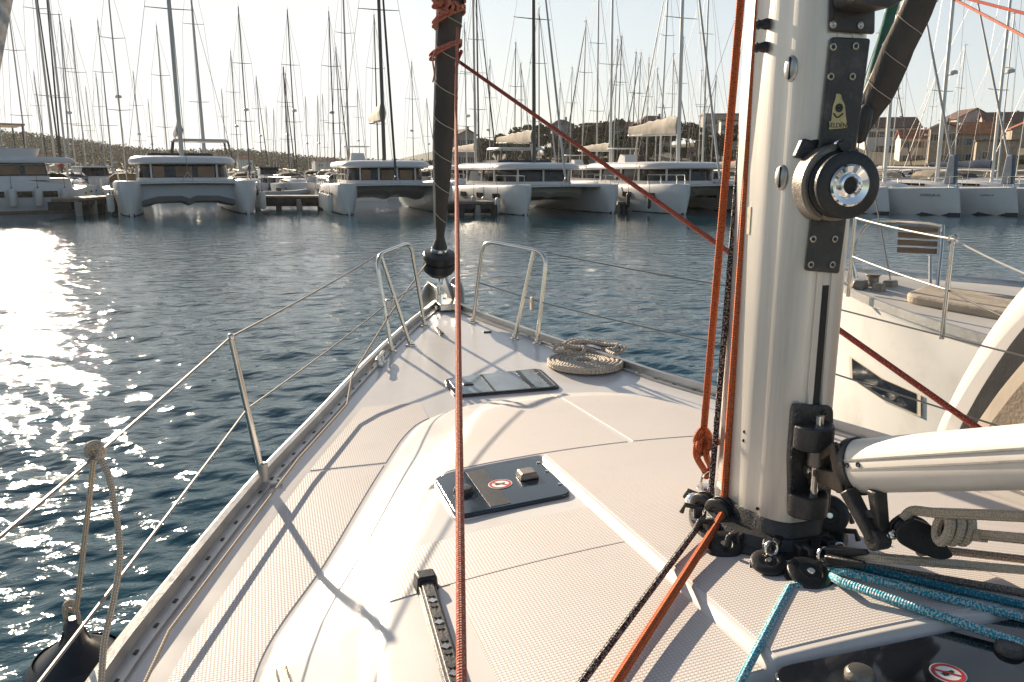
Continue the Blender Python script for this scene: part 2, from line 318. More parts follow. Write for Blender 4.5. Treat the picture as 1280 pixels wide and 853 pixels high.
# ------------------------------------------------------------------ water
def make_water():
    nr, na = 620, 1000
    r = 1.2*np.exp(np.linspace(0, math.log(420/1.2), nr)); a = np.linspace(rad(-62), rad(92), na)
    Rr, A = np.meshgrid(r, a, indexing='ij'); x = Rr*np.sin(A); y = Rr*np.cos(A); z = np.zeros_like(x)
    cell = np.maximum(Rr*math.log(420/1.2)/nr, Rr*rad(154)/na)
    al = x*math.sin(TH)+y*math.cos(TH); tt_ = np.clip((al-27)/16, 0, 1); calm = 1-.7*tt_*tt_*(3-2*tt_)
    rng = np.random.RandomState(3)
    for i in range(120):
        lam = .085*(1.15/.085)**(rng.rand()**1.0); th = rad(17)+rng.randn()*.55+(PI if rng.rand() < .10 else 0)
        sl_ = .033*(.55+.9*rng.rand())*(1.0 if lam < .8 else .55); amp = sl_*lam/(2*PI); k = 2*PI/lam
        ph = k*(x*math.sin(th)+y*math.cos(th))+rng.rand()*6.28
        fade = np.clip((lam/cell-2.5)/2.5, 0, 1)
        g = .75+.5*np.sin(x*.21*(1+rng.rand())+rng.rand()*6)*np.sin(y*.17*(1+rng.rand())+rng.rand()*6)
        s = np.sin(ph); fade = fade*calm; z += amp*fade*g*(s+.22*np.cos(2*ph))
    v = np.stack([x, y, z], -1).reshape(-1, 3)
    me = bpy.data.meshes.new('water'); n = nr*na
    idx = np.arange(n).reshape(nr, na); q = np.stack([idx[:-1, :-1], idx[:-1, 1:], idx[1:, 1:], idx[1:, :-1]], -1).reshape(-1, 4)[:, ::-1]
    me.vertices.add(n); me.vertices.foreach_set('co', v.ravel()); me.loops.add(q.size); me.loops.foreach_set('vertex_index', q.ravel().astype(np.int32))
    me.polygons.add(len(q)); me.polygons.foreach_set('loop_start', np.arange(0, q.size, 4, dtype=np.int32)); me.polygons.foreach_set('loop_total', np.full(len(q), 4, np.int32))
    me.update(calc_edges=True); me.polygons.foreach_set('use_smooth', [True]*len(q))
    o = bpy.data.objects.new('water', me); COL.objects.link(o)
    m, t, N, L, b = nodes('harbour_water')
    tc = N.new('ShaderNodeTexCoord')
    def nz(scale, st, det=3):
        mp = N.new('ShaderNodeMapping'); mp.inputs['Scale'].default_value = st; mp.inputs['Rotation'].default_value = (0, 0, -rad(17)); L.new(tc.outputs['Object'], mp.inputs[0])
        n_ = N.new('ShaderNodeTexNoise'); n_.inputs['Scale'].default_value = scale; n_.inputs['Detail'].default_value = det; n_.inputs['Roughness'].default_value = .55; L.new(mp.outputs[0], n_.inputs['Vector']); return n_.outputs['Fac']
    b1 = N.new('ShaderNodeBump'); b1.inputs['Strength'].default_value = .55; b1.inputs['Distance'].default_value = .13; L.new(nz(2.6, (.55, 1, 1), 2), b1.inputs['Height'])
    b2 = N.new('ShaderNodeBump'); b2.inputs['Strength'].default_value = .42; b2.inputs['Distance'].default_value = .03; L.new(nz(11, (.6, 1, 1), 3), b2.inputs['Height']); L.new(b1.outputs[0], b2.inputs['Normal'])
    # the basin is calmer in the lee of the moored row
    geo = N.new('ShaderNodeSeparateXYZ'); L.new(tc.outputs['Object'], geo.inputs[0])
    al_ = math_node(N, L, 'ADD', math_node(N, L, 'MULTIPLY', geo.outputs[0], math.sin(TH)), math_node(N, L, 'MULTIPLY', geo.outputs[1], math.cos(TH)))
    mr = N.new('ShaderNodeMapRange'); mr.inputs[1].default_value = 27; mr.inputs[2].default_value = 43; mr.inputs[3].default_value = 1; mr.inputs[4].default_value = .22; L.new(al_, mr.inputs[0])
    for bb, k_ in ((b1, .55), (b2, .42)): L.new(math_node(N, L, 'MULTIPLY', mr.outputs[0], k_), bb.inputs['Strength'])
    L.new(b2.outputs[0], b.inputs['Normal'])
    b.inputs['Base Color'].default_value = (.007, .050, .076, 1); b.inputs['Roughness'].default_value = .05; b.inputs['IOR'].default_value = 1.333
    me.materials.append(m); tag(o, kind='structure')
    bed = MB(); bed.add([(-1500, -600, -6), (1500, -600, -6), (1500, 1500, -6), (-1500, 1500, -6)], [(0, 1, 2, 3)])
    tag(bed.build('seabed_ground', paint('sea_bed', (.05, .07, .06), .9), smooth=False), kind='structure')
    # the harbour water beyond and behind the rippled sheet
    far = MB(); ring = []
    K = 64
    aa = [rad(92)+(2*PI-rad(154))*i/K for i in range(K+1)]
    far.add([(0, 0, -.03)]+[(math.sin(q_)*420, math.cos(q_)*420, -.03) for q_ in aa], [(0, i+2, i+1) for i in range(K)])
    full = [2*PI*i/96 for i in range(97)]
    far.add([(math.sin(q_)*418, math.cos(q_)*418, -.05) for q_ in full]+[(math.sin(q_)*2500, math.cos(q_)*2500, -.05) for q_ in full], [(i, i+1, 98+i, 97+i) for i in range(96)])
    tag(far.build('water', m, smooth=False), kind='structure')
make_water()

# ------------------------------------------------------------------ own yacht: deck moulding as a height field
CL = 1.33
gp = herm([-5, -3, -1, .5, 1.3, 2.09, 2.48, 3.2, 3.86, 4.4, 4.95, 5.5, 5.88, 6.12, 6.22], [-.28, -.56, -.70, -.72, -.65, -.482, -.352, -.091, .19, .415, .658, .92, 1.115, 1.235, 1.29])
gs = herm([-5, -3, -1, .5, 1.5, 2.5, 3.18, 3.72, 4.03, 4.37, 4.88, 5.29, 5.62, 6.0, 6.22], [2.95, 3.15, 3.26, 3.26, 3.14, 2.88, 2.57, 2.28, 2.12, 1.985, 1.765, 1.61, 1.49, 1.38, 1.31])
def dzf(y): return np.where(np.asarray(y) > 1, 1.33+.066*(np.asarray(y)-2), 1.264)
def rzf(y): return np.where(np.asarray(y) > 1, 1.535+.05*(3.9-np.asarray(y)), 1.68)
wr_ = herm([-2, 0, 1.2, 2.03, 2.54, 3.26, 3.66, 3.80, 3.88, 3.92], [1.58, 1.57, 1.52, 1.41, 1.19, .89, .69, .53, .32, .0])
OY = np.concatenate([np.linspace(-2, 3.6, 36), np.linspace(3.62, 3.92, 24)]); OX = wr_(OY)
def sstep(a, b, x):
    t = np.clip((x-a)/(b-a), 0, 1); return t*t*(3-2*t)
def H(x, y):
    x = np.asarray(x, float); y = np.asarray(y, float); dx = np.abs(x-CL)
    dist = np.full(x.shape, 9.)
    for i in range(len(OY)-1):
        ax, ay, bx_, by_ = OX[i], OY[i], OX[i+1], OY[i+1]; ex, ey = bx_-ax, by_-ay
        t = np.clip(((dx-ax)*ex+(y-ay)*ey)/(ex*ex+ey*ey), 0, 1)
        dist = np.minimum(dist, np.hypot(dx-ax-t*ex, y-ay-t*ey))
    inside = (dx < wr_(y)) & (y < 3.92) & (y > -2)
    dist = np.where(inside, dist, 0)
    front = sstep(3.2, 3.8, y)
    prof = np.interp(dist, [0, .012, .20, .225, .32, .345], [0, .03, .55, .62, .985, 1.])
    proff = np.interp(dist, [0, .03, .1, .2, .32, .5], [0, .25, .55, .8, .95, 1.])
    prof = prof*(1-front)+proff*front
    d = dzf(y); top = rzf(y)-.075*dx**2
    z = d+(top-d)*prof
    lx = wr_(y)-.31
    lane = sstep(.376, .392, dx)*(1-sstep(lx-.02, lx+.05, dx))*(1-sstep(2.725, 2.742, y))
    z = z-.022*lane*inside
    gar = (1-sstep(.445, .46, dx))*(1-sstep(1.245, 1.26, y))
    z = z-.03*gar*inside
    well = sstep(-2.02, -2, -y)*0
    return z
def Hs(x, y): return float(H(np.array([x]), np.array([y]))[0])
def R(px, py, off=0.):
    r = ray(px, py); t0, t1 = .4, 9.
    f = lambda t: CAM.z+r.z*t-Hs(r.x*t, r.y*t)-off
    n = 60; prev = t0
    for i in range(1, n+1):
        t = t0+(t1-t0)*i/n
        if f(t) < 0:
            a, b = prev, t
            for _ in range(22):
                c = (a+b)/2
                if f(c) < 0: b = c
                else: a = c
            return CAM+r*b
        prev = t
    return CAM+r*t1
def onH(x, y, off=0.): return V((x, y, Hs(x, y)+off))

YACHT = thing('sailing_yacht', 'white cruising yacht in front whose foredeck, mast and boom fill the lower half', 'sailing yacht', (CL, 0, 0))
def deck():
    ys = np.concatenate([np.arange(-5, .6, .08), np.arange(.6, 6.22, .0105), [6.22]]); nu = 380
    u = np.linspace(0, 1, nu); P = gp(ys)[:, None]*(1-u)+gs(ys)[:, None]*u; Yy = np.repeat(ys[:, None], nu, 1); Z = H(P, Yy)
    me = bpy.data.meshes.new('deck'); n = P.size; v = np.stack([P-CL, Yy, Z], -1).reshape(-1, 3)
    idx = np.arange(n).reshape(P.shape); q = np.stack([idx[:-1, :-1], idx[:-1, 1:], idx[1:, 1:], idx[1:, :-1]], -1).reshape(-1, 4)
    me.vertices.add(n); me.vertices.foreach_set('co', v.ravel()); me.loops.add(q.size); me.loops.foreach_set('vertex_index', q.ravel().astype(np.int32))
    me.polygons.add(len(q)); me.polygons.foreach_set('loop_start', np.arange(0, q.size, 4, dtype=np.int32)); me.polygons.foreach_set('loop_total', np.full(len(q), 4, np.int32))
    me.update(calc_edges=True); me.polygons.foreach_set('use_smooth', [True]*len(q)); me.materials.append(GEL)
    o = bpy.data.objects.new('deck', me); COL.objects.link(o); o.parent = YACHT; MR[o] = MR[YACHT]
    return o
DECK = deck()
def hull():
    b = MB(); ys = list(np.arange(-5, 6, .25))+[6.0, 6.1, 6.18, 6.22]; P = []
    for y in ys:
        l, r_ = float(gp(y)), float(gs(y)); hw = (r_-l)/2; c = (l+r_)/2; z = float(dzf(y)); row = []
        rake = lambda k: y-(.22*k*max(0, (y-3)/3.2))
        for k, (ins, zz) in enumerate(((0, z), (.02, z*.75), (.06, z*.4), (.13, 0), (.45, -.35), (1, -.6))): row.append((c-hw*(1-ins), rake(k*.5), zz))
        for k, (ins, zz) in reversed(list(enumerate(((0, z), (.02, z*.75), (.06, z*.4), (.13, 0), (.45, -.35))))): row.append((c+hw*(1-ins), rake(k*.5), zz))
        P.append(row)
    b.grid(P); k = len(P[0]); b.add(P[0], [tuple(range(k))]); b.add(P[-1], [tuple(range(k-1, -1, -1))])
    return b.build('hull', GEL, YACHT)
hull()
def patch(name, y0, y1, xl, xr, off=.0025, ny=None, nx=60, m=None, parent=None):
    ny = ny or max(8, int((y1-y0)/.02)); ys = np.linspace(y0, y1, ny); u = np.linspace(0, 1, nx)
    ys = np.concatenate([[y0], [y0+.003], ys[1:-1], [y1-.003], [y1]]); u = np.concatenate([[0], [.004], u[1:-1], [.996], [1]]); ny += 2; nx += 2
    X = np.array([[xl(y)*(1-t)+xr(y)*t for t in u] for y in ys]); Yy = np.repeat(ys[:, None], nx, 1); Z = H(X, Yy)+off
    Z[0, :] -= off+.002; Z[-1, :] -= off+.002; Z[:, 0] -= off+.002; Z[:, -1] -= off+.002
    b = MB(); b.grid([[(X[i, j], Yy[i, j], Z[i, j]) for j in range(nx)] for i in range(ny)])
    return b.build(name, m or NSK, parent or DECK)
_gp = lambda y: float(gp(y)); _gs = lambda y: float(gs(y)); _wr = lambda y: float(wr_(y))
P_ = lambda *a, **k: patch('non_skid_panel', *a, **k)
P_(.5, 3.256, lambda y: _gp(y)+.17, lambda y: CL-_wr(y)-.02)
P_(3.274, 3.98, lambda y: _gp(y)+.17, lambda y: CL-max(_wr(y), .60)-.02)
P_(.5, 3.3, lambda y: CL+_wr(y)+.03, lambda y: max(CL+_wr(y)+.06, _gs(y)-.15))
P_(2.757, 3.74, lambda y: CL-(_wr(y)-.315), lambda y: CL-.009)
P_(2.757, 3.74, lambda y: CL+.009, lambda y: CL+_wr(y)-.315)
P_(1.0, 1.9455, lambda y: .415, lambda y: .934)
P_(1.9465, 2.235, lambda y: CL-_wr(y)+.345, lambda y: .934)
P_(1.285, 2.745, lambda y: .962, lambda y: 1.698)
P_(1.0, 2.70, lambda y: 1.735, lambda y: CL+_wr(y)-.34)

# toe rail on both sides
def toe_rail(g, side):
    b = MB(); ys = np.linspace(-4.9, 6.19, 150); prof = [(-.055, -.002), (-.055, .010), (-.018, .012), (-.015, .046), (.006, .050), (.022, .040), (.024, -.05), (.014, -.05), (.010, -.002)]
    P = []
    for i, y in enumerate(ys):
        x = float(g(y)); dx = (float(g(y+.01))-float(g(y-.01)))/.02
        n = V((side, -side*dx, 0)).normalized(); z = float(dzf(y))
        P.append([V((x, y, z))+n*a+V((0, 0, c)) for a, c in prof])
    b.grid(P, closed=True)
    for y in np.arange(.7, 5.2, .115):
        x = float(g(y)); dx = (float(g(y+.01))-float(g(y-.01)))/.02; n = V((side, -side*dx, 0)).normalized(); t = V((dx, 1, 0)).normalized(); z = float(dzf(y))
        c = V((x, y, z+.028))-n*.0175; M = Matrix((n, t, V((0, 0, 1)))).transposed(); b.box(V((x, y, z+.0115))-n*.038, (.010, .020, .003), M, m=1)
    return b.build('toe_rail', [ALU, BLKG], YACHT)
toe_rail(gp, -1); toe_rail(gs, 1)

# stanchions, pulpits, lifelines
def stanchion(base, lean, h=.62):
    top = V(base)+V(lean)+V((0, 0, h)); b = MB(); b.tube([base, V(base).lerp(top, .97), top], [.0135, .0125, .011], 12); b.ball(top, .015, 10, 6)
    o = b.build('stanchion', STEEL, YACHT)
    s = MB(); s.lathe([(.034, 0), (.034, .008), (.022, .012), (.019, .085), (.014, .09)], base, n=16); s.box(V(base)+V((.02, -.01, .006)), (.10, .055, .012))
    for q in (-.02, .055): s.cyl(V(base)+V((q, -.01, .012)), V(base)+V((q, -.01, .018)), .006, n=8)
    s.build('stanchion_socket', ALU, o, bevel=.002); return top
sb = onH(-.075, 3.20); top1 = stanchion(sb, (-.085, 0, 0), .61)
sb2 = onH(-.66, .72); top2 = stanchion(sb2, (-.165, 0, 0), .62)
ss = onH(2.40, 3.42); tops = stanchion(ss, (.07, 0, 0), .61)
ss2 = onH(3.16, .9); tops2 = stanchion(ss2, (.07, 0, 0), .58)
def arc3(a, c, b_, n=6): return [V(a)*(1-t)**2+V(c)*2*t*(1-t)+V(b_)*t*t for t in [i/n for i in range(n+1)]]
RT = .0135
def pulpit(base_a, top_a, top_b, base_b, leg_top, leg_base):
    b = MB(); a, t1, t2, e = map(V, (base_a, top_a, top_b, base_b))
    c1 = arc3(t1.lerp(a, .16), t1, t1.lerp(t2, .2)); c2 = arc3(t2.lerp(t1, .2), t2, t2.lerp(e, .14))
    b.tube([a]+c1+c2+[e], RT, 12); b.tube([leg_base, leg_top], RT*.9, 12)
    o = b.build('bow_pulpit', STEEL, YACHT)
    f = MB()
    for q in (a, e, V(leg_base)): f.lathe([(.032, -.003), (.032, .007), (.018, .012), (.017, .03)], q, n=14)
    f.build('pulpit_foot', STEEL, o); return o
LB1, LB2, LB3 = R(490, 440), R(513, 432), R(531, 408)
LA, LBt = Zp(470, 320, LB1.z+.60), Zp(513, 303, LB3.z+.60)
pulpit(LB1, LA, LBt, LB3, LA.lerp(LBt, .12), LB2)
RB1, RB2, RB3 = R(671, 430), R(643, 424), R(591, 403)
RA, RBt = Zp(684, 316, RB1.z+.60), Zp(604, 301, RB3.z+.60)
pulpit(RB1, RA, RBt, RB3, RA.lerp(RBt, .2), RB2)
print('PULPIT', LB1, LA, LB3, LBt, RB1, RA, RB3, RBt)
wl = lambda pts, r=.004, nm='lifeline', mt=None: (lambda b: (b.tube(pts, r, 6), b.build(nm, mt or WIRE, YACHT))[1])(MB())
LM, LMf = LA.lerp(LB1, .52), LBt.lerp(LB3, .5)
wl(sagline(LA, top1, .01)+sagline(top1, top2, .015)[1:]+[V((-.95, -2, 1.88))], .0045)
mid1 = sb.lerp(top1, .52); mid2 = sb2.lerp(top2, .5)
wl([LMf]+sagline(LM, mid1, .01)+sagline(mid1, mid2, .01)[1:]+[V((-.95, -2, 1.56))], .0045)
RM, RMf = RA.lerp(RB1, .54), RBt.lerp(RB3, .5)
wl(sagline(RA, tops, .01)+sagline(tops, tops2, .015)[1:]+[V((3.3, -2, 1.82))], .004)
mids = ss.lerp(tops, .5); mids2 = ss2.lerp(tops2, .5)
wl([RMf]+sagline(RM, mids, .01)+sagline(mids, mids2, .01)[1:]+[V((3.3, -2, 1.5))], .004)
f = MB(); c = RM+(RMf-RM)*.14; f.box(c-V((0, 0, .03)), (.02, .045, .09)); f.build('gate_tag', CREAMC, YACHT, bevel=.006)
f = MB(); c = LM+(LMf-LM)*.1; f.box(c, (.04, .05, .06)); f.build('lead_block', ALU, YACHT, bevel=.01)

# bow cleats
def cleat(c, d):
    d = V(d).normalized(); c = V(c); n = d.cross(V((0, 0, 1))); b = MB()
    b.tube(smoothpath([c-d*.12+V((0, 0, .05)), c-d*.07+V((0, 0, .055)), c+V((0, 0, .05)), c+d*.07+V((0, 0, .055)), c+d*.12+V((0, 0, .05))], 4), [.007]+[.009]*3+[.012]*11+[.009]*1+[.007], 10)
    for s_ in (-.035, .035): b.tube([c+d*s_*1.25, c+d*s_+V((0, 0, .05))], [.018, .011], 10)
    b.box(c+V((0, 0, .004)), (.14, .05, .008), Matrix((d, n, V((0, 0, 1)))).transposed()); return b.build('cleat', STEEL, YACHT)
cleat(R(476, 455), (.35, 1, 0)); cleat(onH(1.90, 4.62), (-.4, 1, 0))
# bow roller, anchor and stem fitting
bowp = R(556, 382)
b = MB(); b.box((1.30, 6.14, bowp.z+.02), (.16, .5, .05)); b.box((1.225, 6.22, bowp.z+.08), (.012, .42, .16)); b.box((1.375, 6.22, bowp.z+.08), (.012, .42, .16)); b.build('bow_fitting', STEEL, YACHT, bevel=.006)
AN = thing('anchor', 'grey plough anchor stowed on the bow roller of the white yacht', 'anchor', (1.32, 6.3, bowp.z))
b = MB()
def plate(c, rx, rz_, tilt, yaw):
    M = Matrix.Rotation(yaw, 3, 'Z') @ Matrix.Rotation(tilt, 3, 'X'); p = []
    for i in range(20):
        a = 2*PI*i/20; p.append((rx*math.cos(a), rz_*math.sin(a)*(1 if math.sin(a) > 0 else 1.25)))
    b.prism(p, c, M @ V((1, 0, 0)), M @ V((0, 0, 1)), -.012, .012)
cL = Yp(537, 371, 6.35); cR = Yp(571, 368, 6.35)
plate(cL, .082, .125, rad(12), rad(24)); plate(cR, .065, .15, rad(12), rad(-30)); b.build('fluke', paint('galvanised', (.55, .55, .55), .45, .4, .15, 9, bump=.2), AN, bevel=.005)
b = MB(); p0 = Yp(556, 352, 6.3); p1 = Yp(572, 392, 6.02); b.bar(p0, p1, .03, .09, w1=(.03, .06)); b.build('shank', paint('white_shank', (.7, .68, .65), .4), AN, bevel=.006)
b = MB(); b.tube([Yp(549, 346, 6.08), Yp(549, 372, 6.05)], .011, 8); b.box(Yp(548, 378, 6.05), (.04, .04, .12)); b.box(Yp(545, 390, 5.95), (.02, .02, .09)); b.build('forestay_toggle', STEEL, YACHT, bevel=.004)
# chain slot and small fittings on the foredeck
b = MB()
for q in (0, .09): b.box(R(547, 412)+V((.004*q, -q*1.4, .004)), (.018, .10, .008))
b.build('chain_slot', BLK, YACHT); b = MB(); b.box(R(609, 415, .003), (.06, .03, .008)); b.build('deck_filler', BLKG, YACHT, bevel=.003)

# foredeck hatch
def flat_quad(pts, r, n=5):
    pts = [V(p) for p in pts]; out = []; k = len(pts)
    for i in range(k):
        p, a, b_ = pts[i], pts[i-1], pts[(i+1) % k]; s, e = p+(a-p).normalized()*r, p+(b_-p).normalized()*r
        for j in range(n+1): t = j/n; out.append(s*(1-t)**2+p*2*t*(1-t)+e*t*t)
    return out
def slab(pts, h0, h1, b, m=0):
    k = len(pts); vs = [p+V((0, 0, h0)) for p in pts]+[p+V((0, 0, h1)) for p in pts]
    b.add(vs, [tuple(range(k-1, -1, -1)), tuple(range(k, 2*k))]+[(i, (i+1) % k, k+(i+1) % k, k+i) for i in range(k)], m=m)
def shrink(pts, f):
    c = sum((V(p) for p in pts), V())/len(pts); return [c+(V(p)-c)*f for p in pts]
q = [V((.90, 4.00, 0)), V((1.50, 4.00, 0)), V((1.50, 4.36, 0)), V((.90, 4.30, 0))]
for p in q: p.z = Hs(p.x, p.y)
b = MB(); slab(flat_quad(q, .05), -.01, .012, b); ho = b.build('foredeck_hatch', BLK, YACHT, bevel=.004)
b = MB(); slab(flat_quad(shrink(q, .93), .04), .0125, .018, b); b.build('hatch_glass', paint('pale_acrylic', (.22, .26, .28), .16, 0, .3, 5, spec=.8, bump=.05, bscale=6), ho, bevel=.002)
b = MB()
for t in (.37, .74, .92):
    a, e = q[0].lerp(q[1], t), q[3].lerp(q[2], t); b.bar(a.lerp(e, .05)+V((0, 0, .0172)), a.lerp(e, .95)+V((0, 0, .0172)), .03 if t > .5 else .016, .0025)
b.build('hatch_bar', BLK, ho)
b = MB(); b.box(q[0].lerp(q[1], .18)+V((0, .16, .024)), (.06, .05, .018)); b.build('hatch_handle', BLK, ho, bevel=.006)

# no-stepping sign: white disc, red ring and slash, black footprint
def no_step(c, r, U, W, parent):
    N_ = V(U).cross(V(W)).normalized(); b = MB(); c = V(c)
    b.lathe([(r, 0), (r, .0008)], c, N_, 32, m=0)
    b.lathe([(r*.72, .0008), (r*.72, .0016), (r*.93, .0016), (r*.93, .0008)], c, N_, 32, m=1, caps=False)
    foot = [(-.42, -.16), (-.12, -.20), (.05, -.04), (.3, -.12), (.46, .02), (.42, .16), (.12, .14), (-.02, .22), (-.22, .12), (-.44, .12)]
    b.prism([(x*r, y*r) for x, y in foot], c, U, W, .0009, .0014, m=2)
    d = (V(U)*.707-V(W)*.707); p = V(U)*.707+V(W)*.707
    b.prism([(-.75*r, -.07*r), (.75*r, -.07*r), (.75*r, .07*r), (-.75*r, .07*r)], c, d, p, .0014, .002, m=1)
    return b.build('no_step_sign', [WHITE, RED, BLACKP], parent, smooth=False)
# coachroof hatch (port of the centre line)
def roof_hatch(corners, glass):
    q = [V(p) for p in corners]; b = MB(); slab(flat_quad(q, .04), -.03, .004, b); fr = b.build('roof_hatch', GEL, YACHT, bevel=.004)
    b = MB(); slab(flat_quad(shrink(q, .985), .045), .004, .020, b); gl = b.build('hatch_glass', glass, fr, bevel=.006)
    U = (q[2]-q[3]).normalized(); W = (q[3]-q[0]).normalized(); W = (W-U*W.dot(U)).normalized(); T = lambda a, c_, h=.0325: q[0].lerp(q[1], a).lerp(q[3].lerp(q[2], a), c_)+V((0, 0, h-(.012 if h > .02 else 0)))
    b = MB(); slab([T(.30, .05, 0), T(.47, .05, 0), T(.47, .96, 0), T(.30, .96, 0)], .0202, .0212, b); b.build('hatch_band', BLK, fr)
    b = MB(); b.lathe([(.034, 0), (.034, .012), (.028, .02), (.012, .022)], T(.17, .48), n=20); b.build('hatch_knob', BLKG, fr)
    b = MB(); c = T(.76, .56); b.box(c+V((0, 0, .012)), (.07, .075, .024), Matrix((U, W, U.cross(W))).transposed(), taper=(.8, .85)); b.build('hatch_handle', CAST, fr, bevel=.006)
    b = MB()
    for k in (.25, .6, .85): b.lathe([(.007, 0), (.007, .003)], T(.955, k), n=10)
    b.build('hatch_screw', STEEL, fr)
    no_step(T(.50, .50, .0334), .042, U, W, fr); return fr
zb = Hs(.75, 2.5)+.004
roof_hatch([(.520, 2.335, zb-.018), (.928, 2.335, zb+.012), (.928, 2.715, zb+.004), (.520, 2.715, zb-.026)], GLASSB)
roof_hatch([(1.725, 2.29, zb+.014), (2.155, 2.29, zb-.018), (2.155, 2.70, zb-.026), (1.725, 2.70, zb+.006)], GLASSB)
# companionway glass at the aft edge of the mast pad
zg = Hs(1.33, 1.1); gq = [(.915, .55), (1.745, .55), (1.745, 1.24), (.915, 1.24)]
b = MB(); pts = [V((x, y, zg)) for x, y in rounded([(x, y) for x, y in gq], .07)] if False else flat_quad([V((x, y, zg)) for x, y in gq], .06)
slab(pts, -.03, .012, b); gg = b.build('companionway_glass', GLASSD, YACHT, bevel=.004)
U, W = V((1, 0, 0)), V((0, 1, 0))
for px, py in ((1075, 846), (1262, 814)):
    p = Zp(px, py, zg+.012); b = MB(); b.lathe([(.03, 0), (.03, .008), (.024, .016), (.012, .017)], p, n=22); b.build('glass_stud', CAST if px < 1200 else BLKG, gg)
no_step(Zp(1185, 842, zg+.0125), .034, U, W, gg)

# genoa track on the port coachroof edge
ta, tb = R(533, 738, .0), R(541, 900, .0)
tb = V((ta.x-.055, 1.0, Hs(ta.x-.055, 1.0)))
d = (tb-ta).normalized(); b = MB(); b.bar(ta+V((0, 0, .012)), tb+V((0, 0, .012)), .046, .024); b.bar(ta+V((0, 0, .028)), tb+V((0, 0, .028)), .032, .010); tr = b.build('genoa_track', BLKG, YACHT, bevel=.003)
b = MB(); ln = (tb-ta).length
b.bar(ta+d*.03+V((0, 0, .0335)), tb+V((0, 0, .0335)), .004, .002)
for i in range(14):
    p = ta+d*(.07+i*.055)+V((0, 0, .034)); n = d.cross(V((0, 0, 1)))
    if i % 2: b.prism([(.012, 0), (0, .012), (-.012, 0), (0, -.012)], p, n, d, -.002, .002, m=1)
    b.lathe([(.0085, -.001), (.0085, .002)], p+d*.026, n=10, m=0)
b.build('track_hole', [BLACKP, STEEL], tr, smooth=False)
b = MB(); b.box(ta+d*(-.012)+V((0, 0, .022)), (.062, .06, .046), Matrix.Rotation(.05, 3, 'Z'), taper=(.85, .8)); b.build('track_stop', BLK, tr, bevel=.006)
b = MB(); b.bar(R(352, 838, .012), R(352, 838, .012)+V((.02, -.16, .01)), .03, .028); b.build('handrail_end', CAST, YACHT, bevel=.006)
# ------------------------------------------------------------------ mast, winch, gooseneck, boom
MX, MY, MZ = 1.33, 1.85, 1.70
AFT = MY-.172
def msec(s=1., n=56):
    out = []
    for i in range(n):
        a = 2*PI*i/n; c, q = math.cos(a), math.sin(a)
        x = .110*abs(c)**.80*(1 if c > 0 else -1); y = .178*abs(q)**.80*(1 if q > 0 else -1)
        for a0 in (158, 203, 22, -23):
            dd = (math.degrees(a)-a0+180) % 360-180
            if abs(dd) < 4.5: x *= .955; y *= .985
        y = max(y, -.172)
        out.append((x*s, y*s))
    return out
b = MB(); b.grid([[(MX+x, MY+y-.012*(z-MZ)*.5, z) for x, y in msec()] for z in (MZ, 2.2, 2.8, 3.6, 6, 10, 14, 17)], closed=True)
MAST = b.build('mast', MASTM, YACHT, angle=50)
b = MB(); b.box((MX, AFT-.001, 9.3), (.020, .006, 15.1)); b.build('sail_slot', BLACKP, MAST)  # flat black strip; the slot's inner shade is put into its colour
b = MB()
for s_ in (-1, 1): b.box((MX+s_*.021, AFT-.003, 9.3), (.018, .012, 15.1))
b.build('slot_edge', MASTM, MAST, bevel=.003)
def aft(px, py, off=0.): return Yp(px, py, AFT-off)
def aft_prism(pp, h0, h1, b, m=0, r=.008):
    P = [aft(*p, h0) for p in pp]; poly = rounded([(p.x, p.z) for p in P], r, 4); b.prism(poly, (0, AFT, 0), (1, 0, 0), (0, 0, 1), h0, h1, m)
RIV = paint('bronze_rivet', (.50, .44, .34), .35, .8, .2, 60)
b = MB(); aft_prism([(1037, 47), (1085, 49), (1053, 290), (1046, 342), (1004, 338), (1010, 285)], .010, .020, b); PLATE = b.build('winch_plate', BLKG, MAST, bevel=.003)
for p in ((1041, 59), (1069, 58), (1038, 96), (1065, 96), (1016, 299), (1043, 299), (1013, 331), (1040, 331)):
    b = MB(); b.lathe([(.0085, 0), (.0085, .003), (.005, .004), (.004, .002), (.001, .002)], aft(*p, .020), (0, -1, 0), 14); b.lathe([(.0045, 0), (.0045, .0015), (.001, .0015)], aft(*p, .0225), (0, -1, 0), 10, m=1); b.build('plate_rivet', [RIV, BLACKP], PLATE)
b = MB(); aft_prism([(1045, 117), (1051, 118), (1052, 124), (1056, 132), (1057, 146), (1059, 160), (1037, 162), (1039, 148), (1041, 132), (1044, 124)], .0205, .0215, b, r=.004)
aft_prism([(1036, 152), (1058, 150), (1057, 160), (1036, 162)], .0206, .0216, b, r=.002); b.build('maker_emblem', GOLD, PLATE, smooth=False)
b = MB(); b.lathe([(.010, 0), (.010, .001), (.005, .001), (.005, 0)], aft(1049, 135, .0218), (0, -1, 0), 18, caps=False); b.lathe([(.004, 0), (.004, .001)], aft(1049, 135, .0218), (0, -1, 0), 12)
b.tube(smoothpath([aft(1042, 142, .022), aft(1047, 147, .022), aft(1054, 142, .022)], 4), .0016, 5); b.build('emblem_mark', BLACKP, PLATE)
text_mesh('SELDÉN', .0155, 'maker_name', BLACKP, PLATE, aft(1047, 157, .0222), (1, 0, 0), (0, 0, 1))
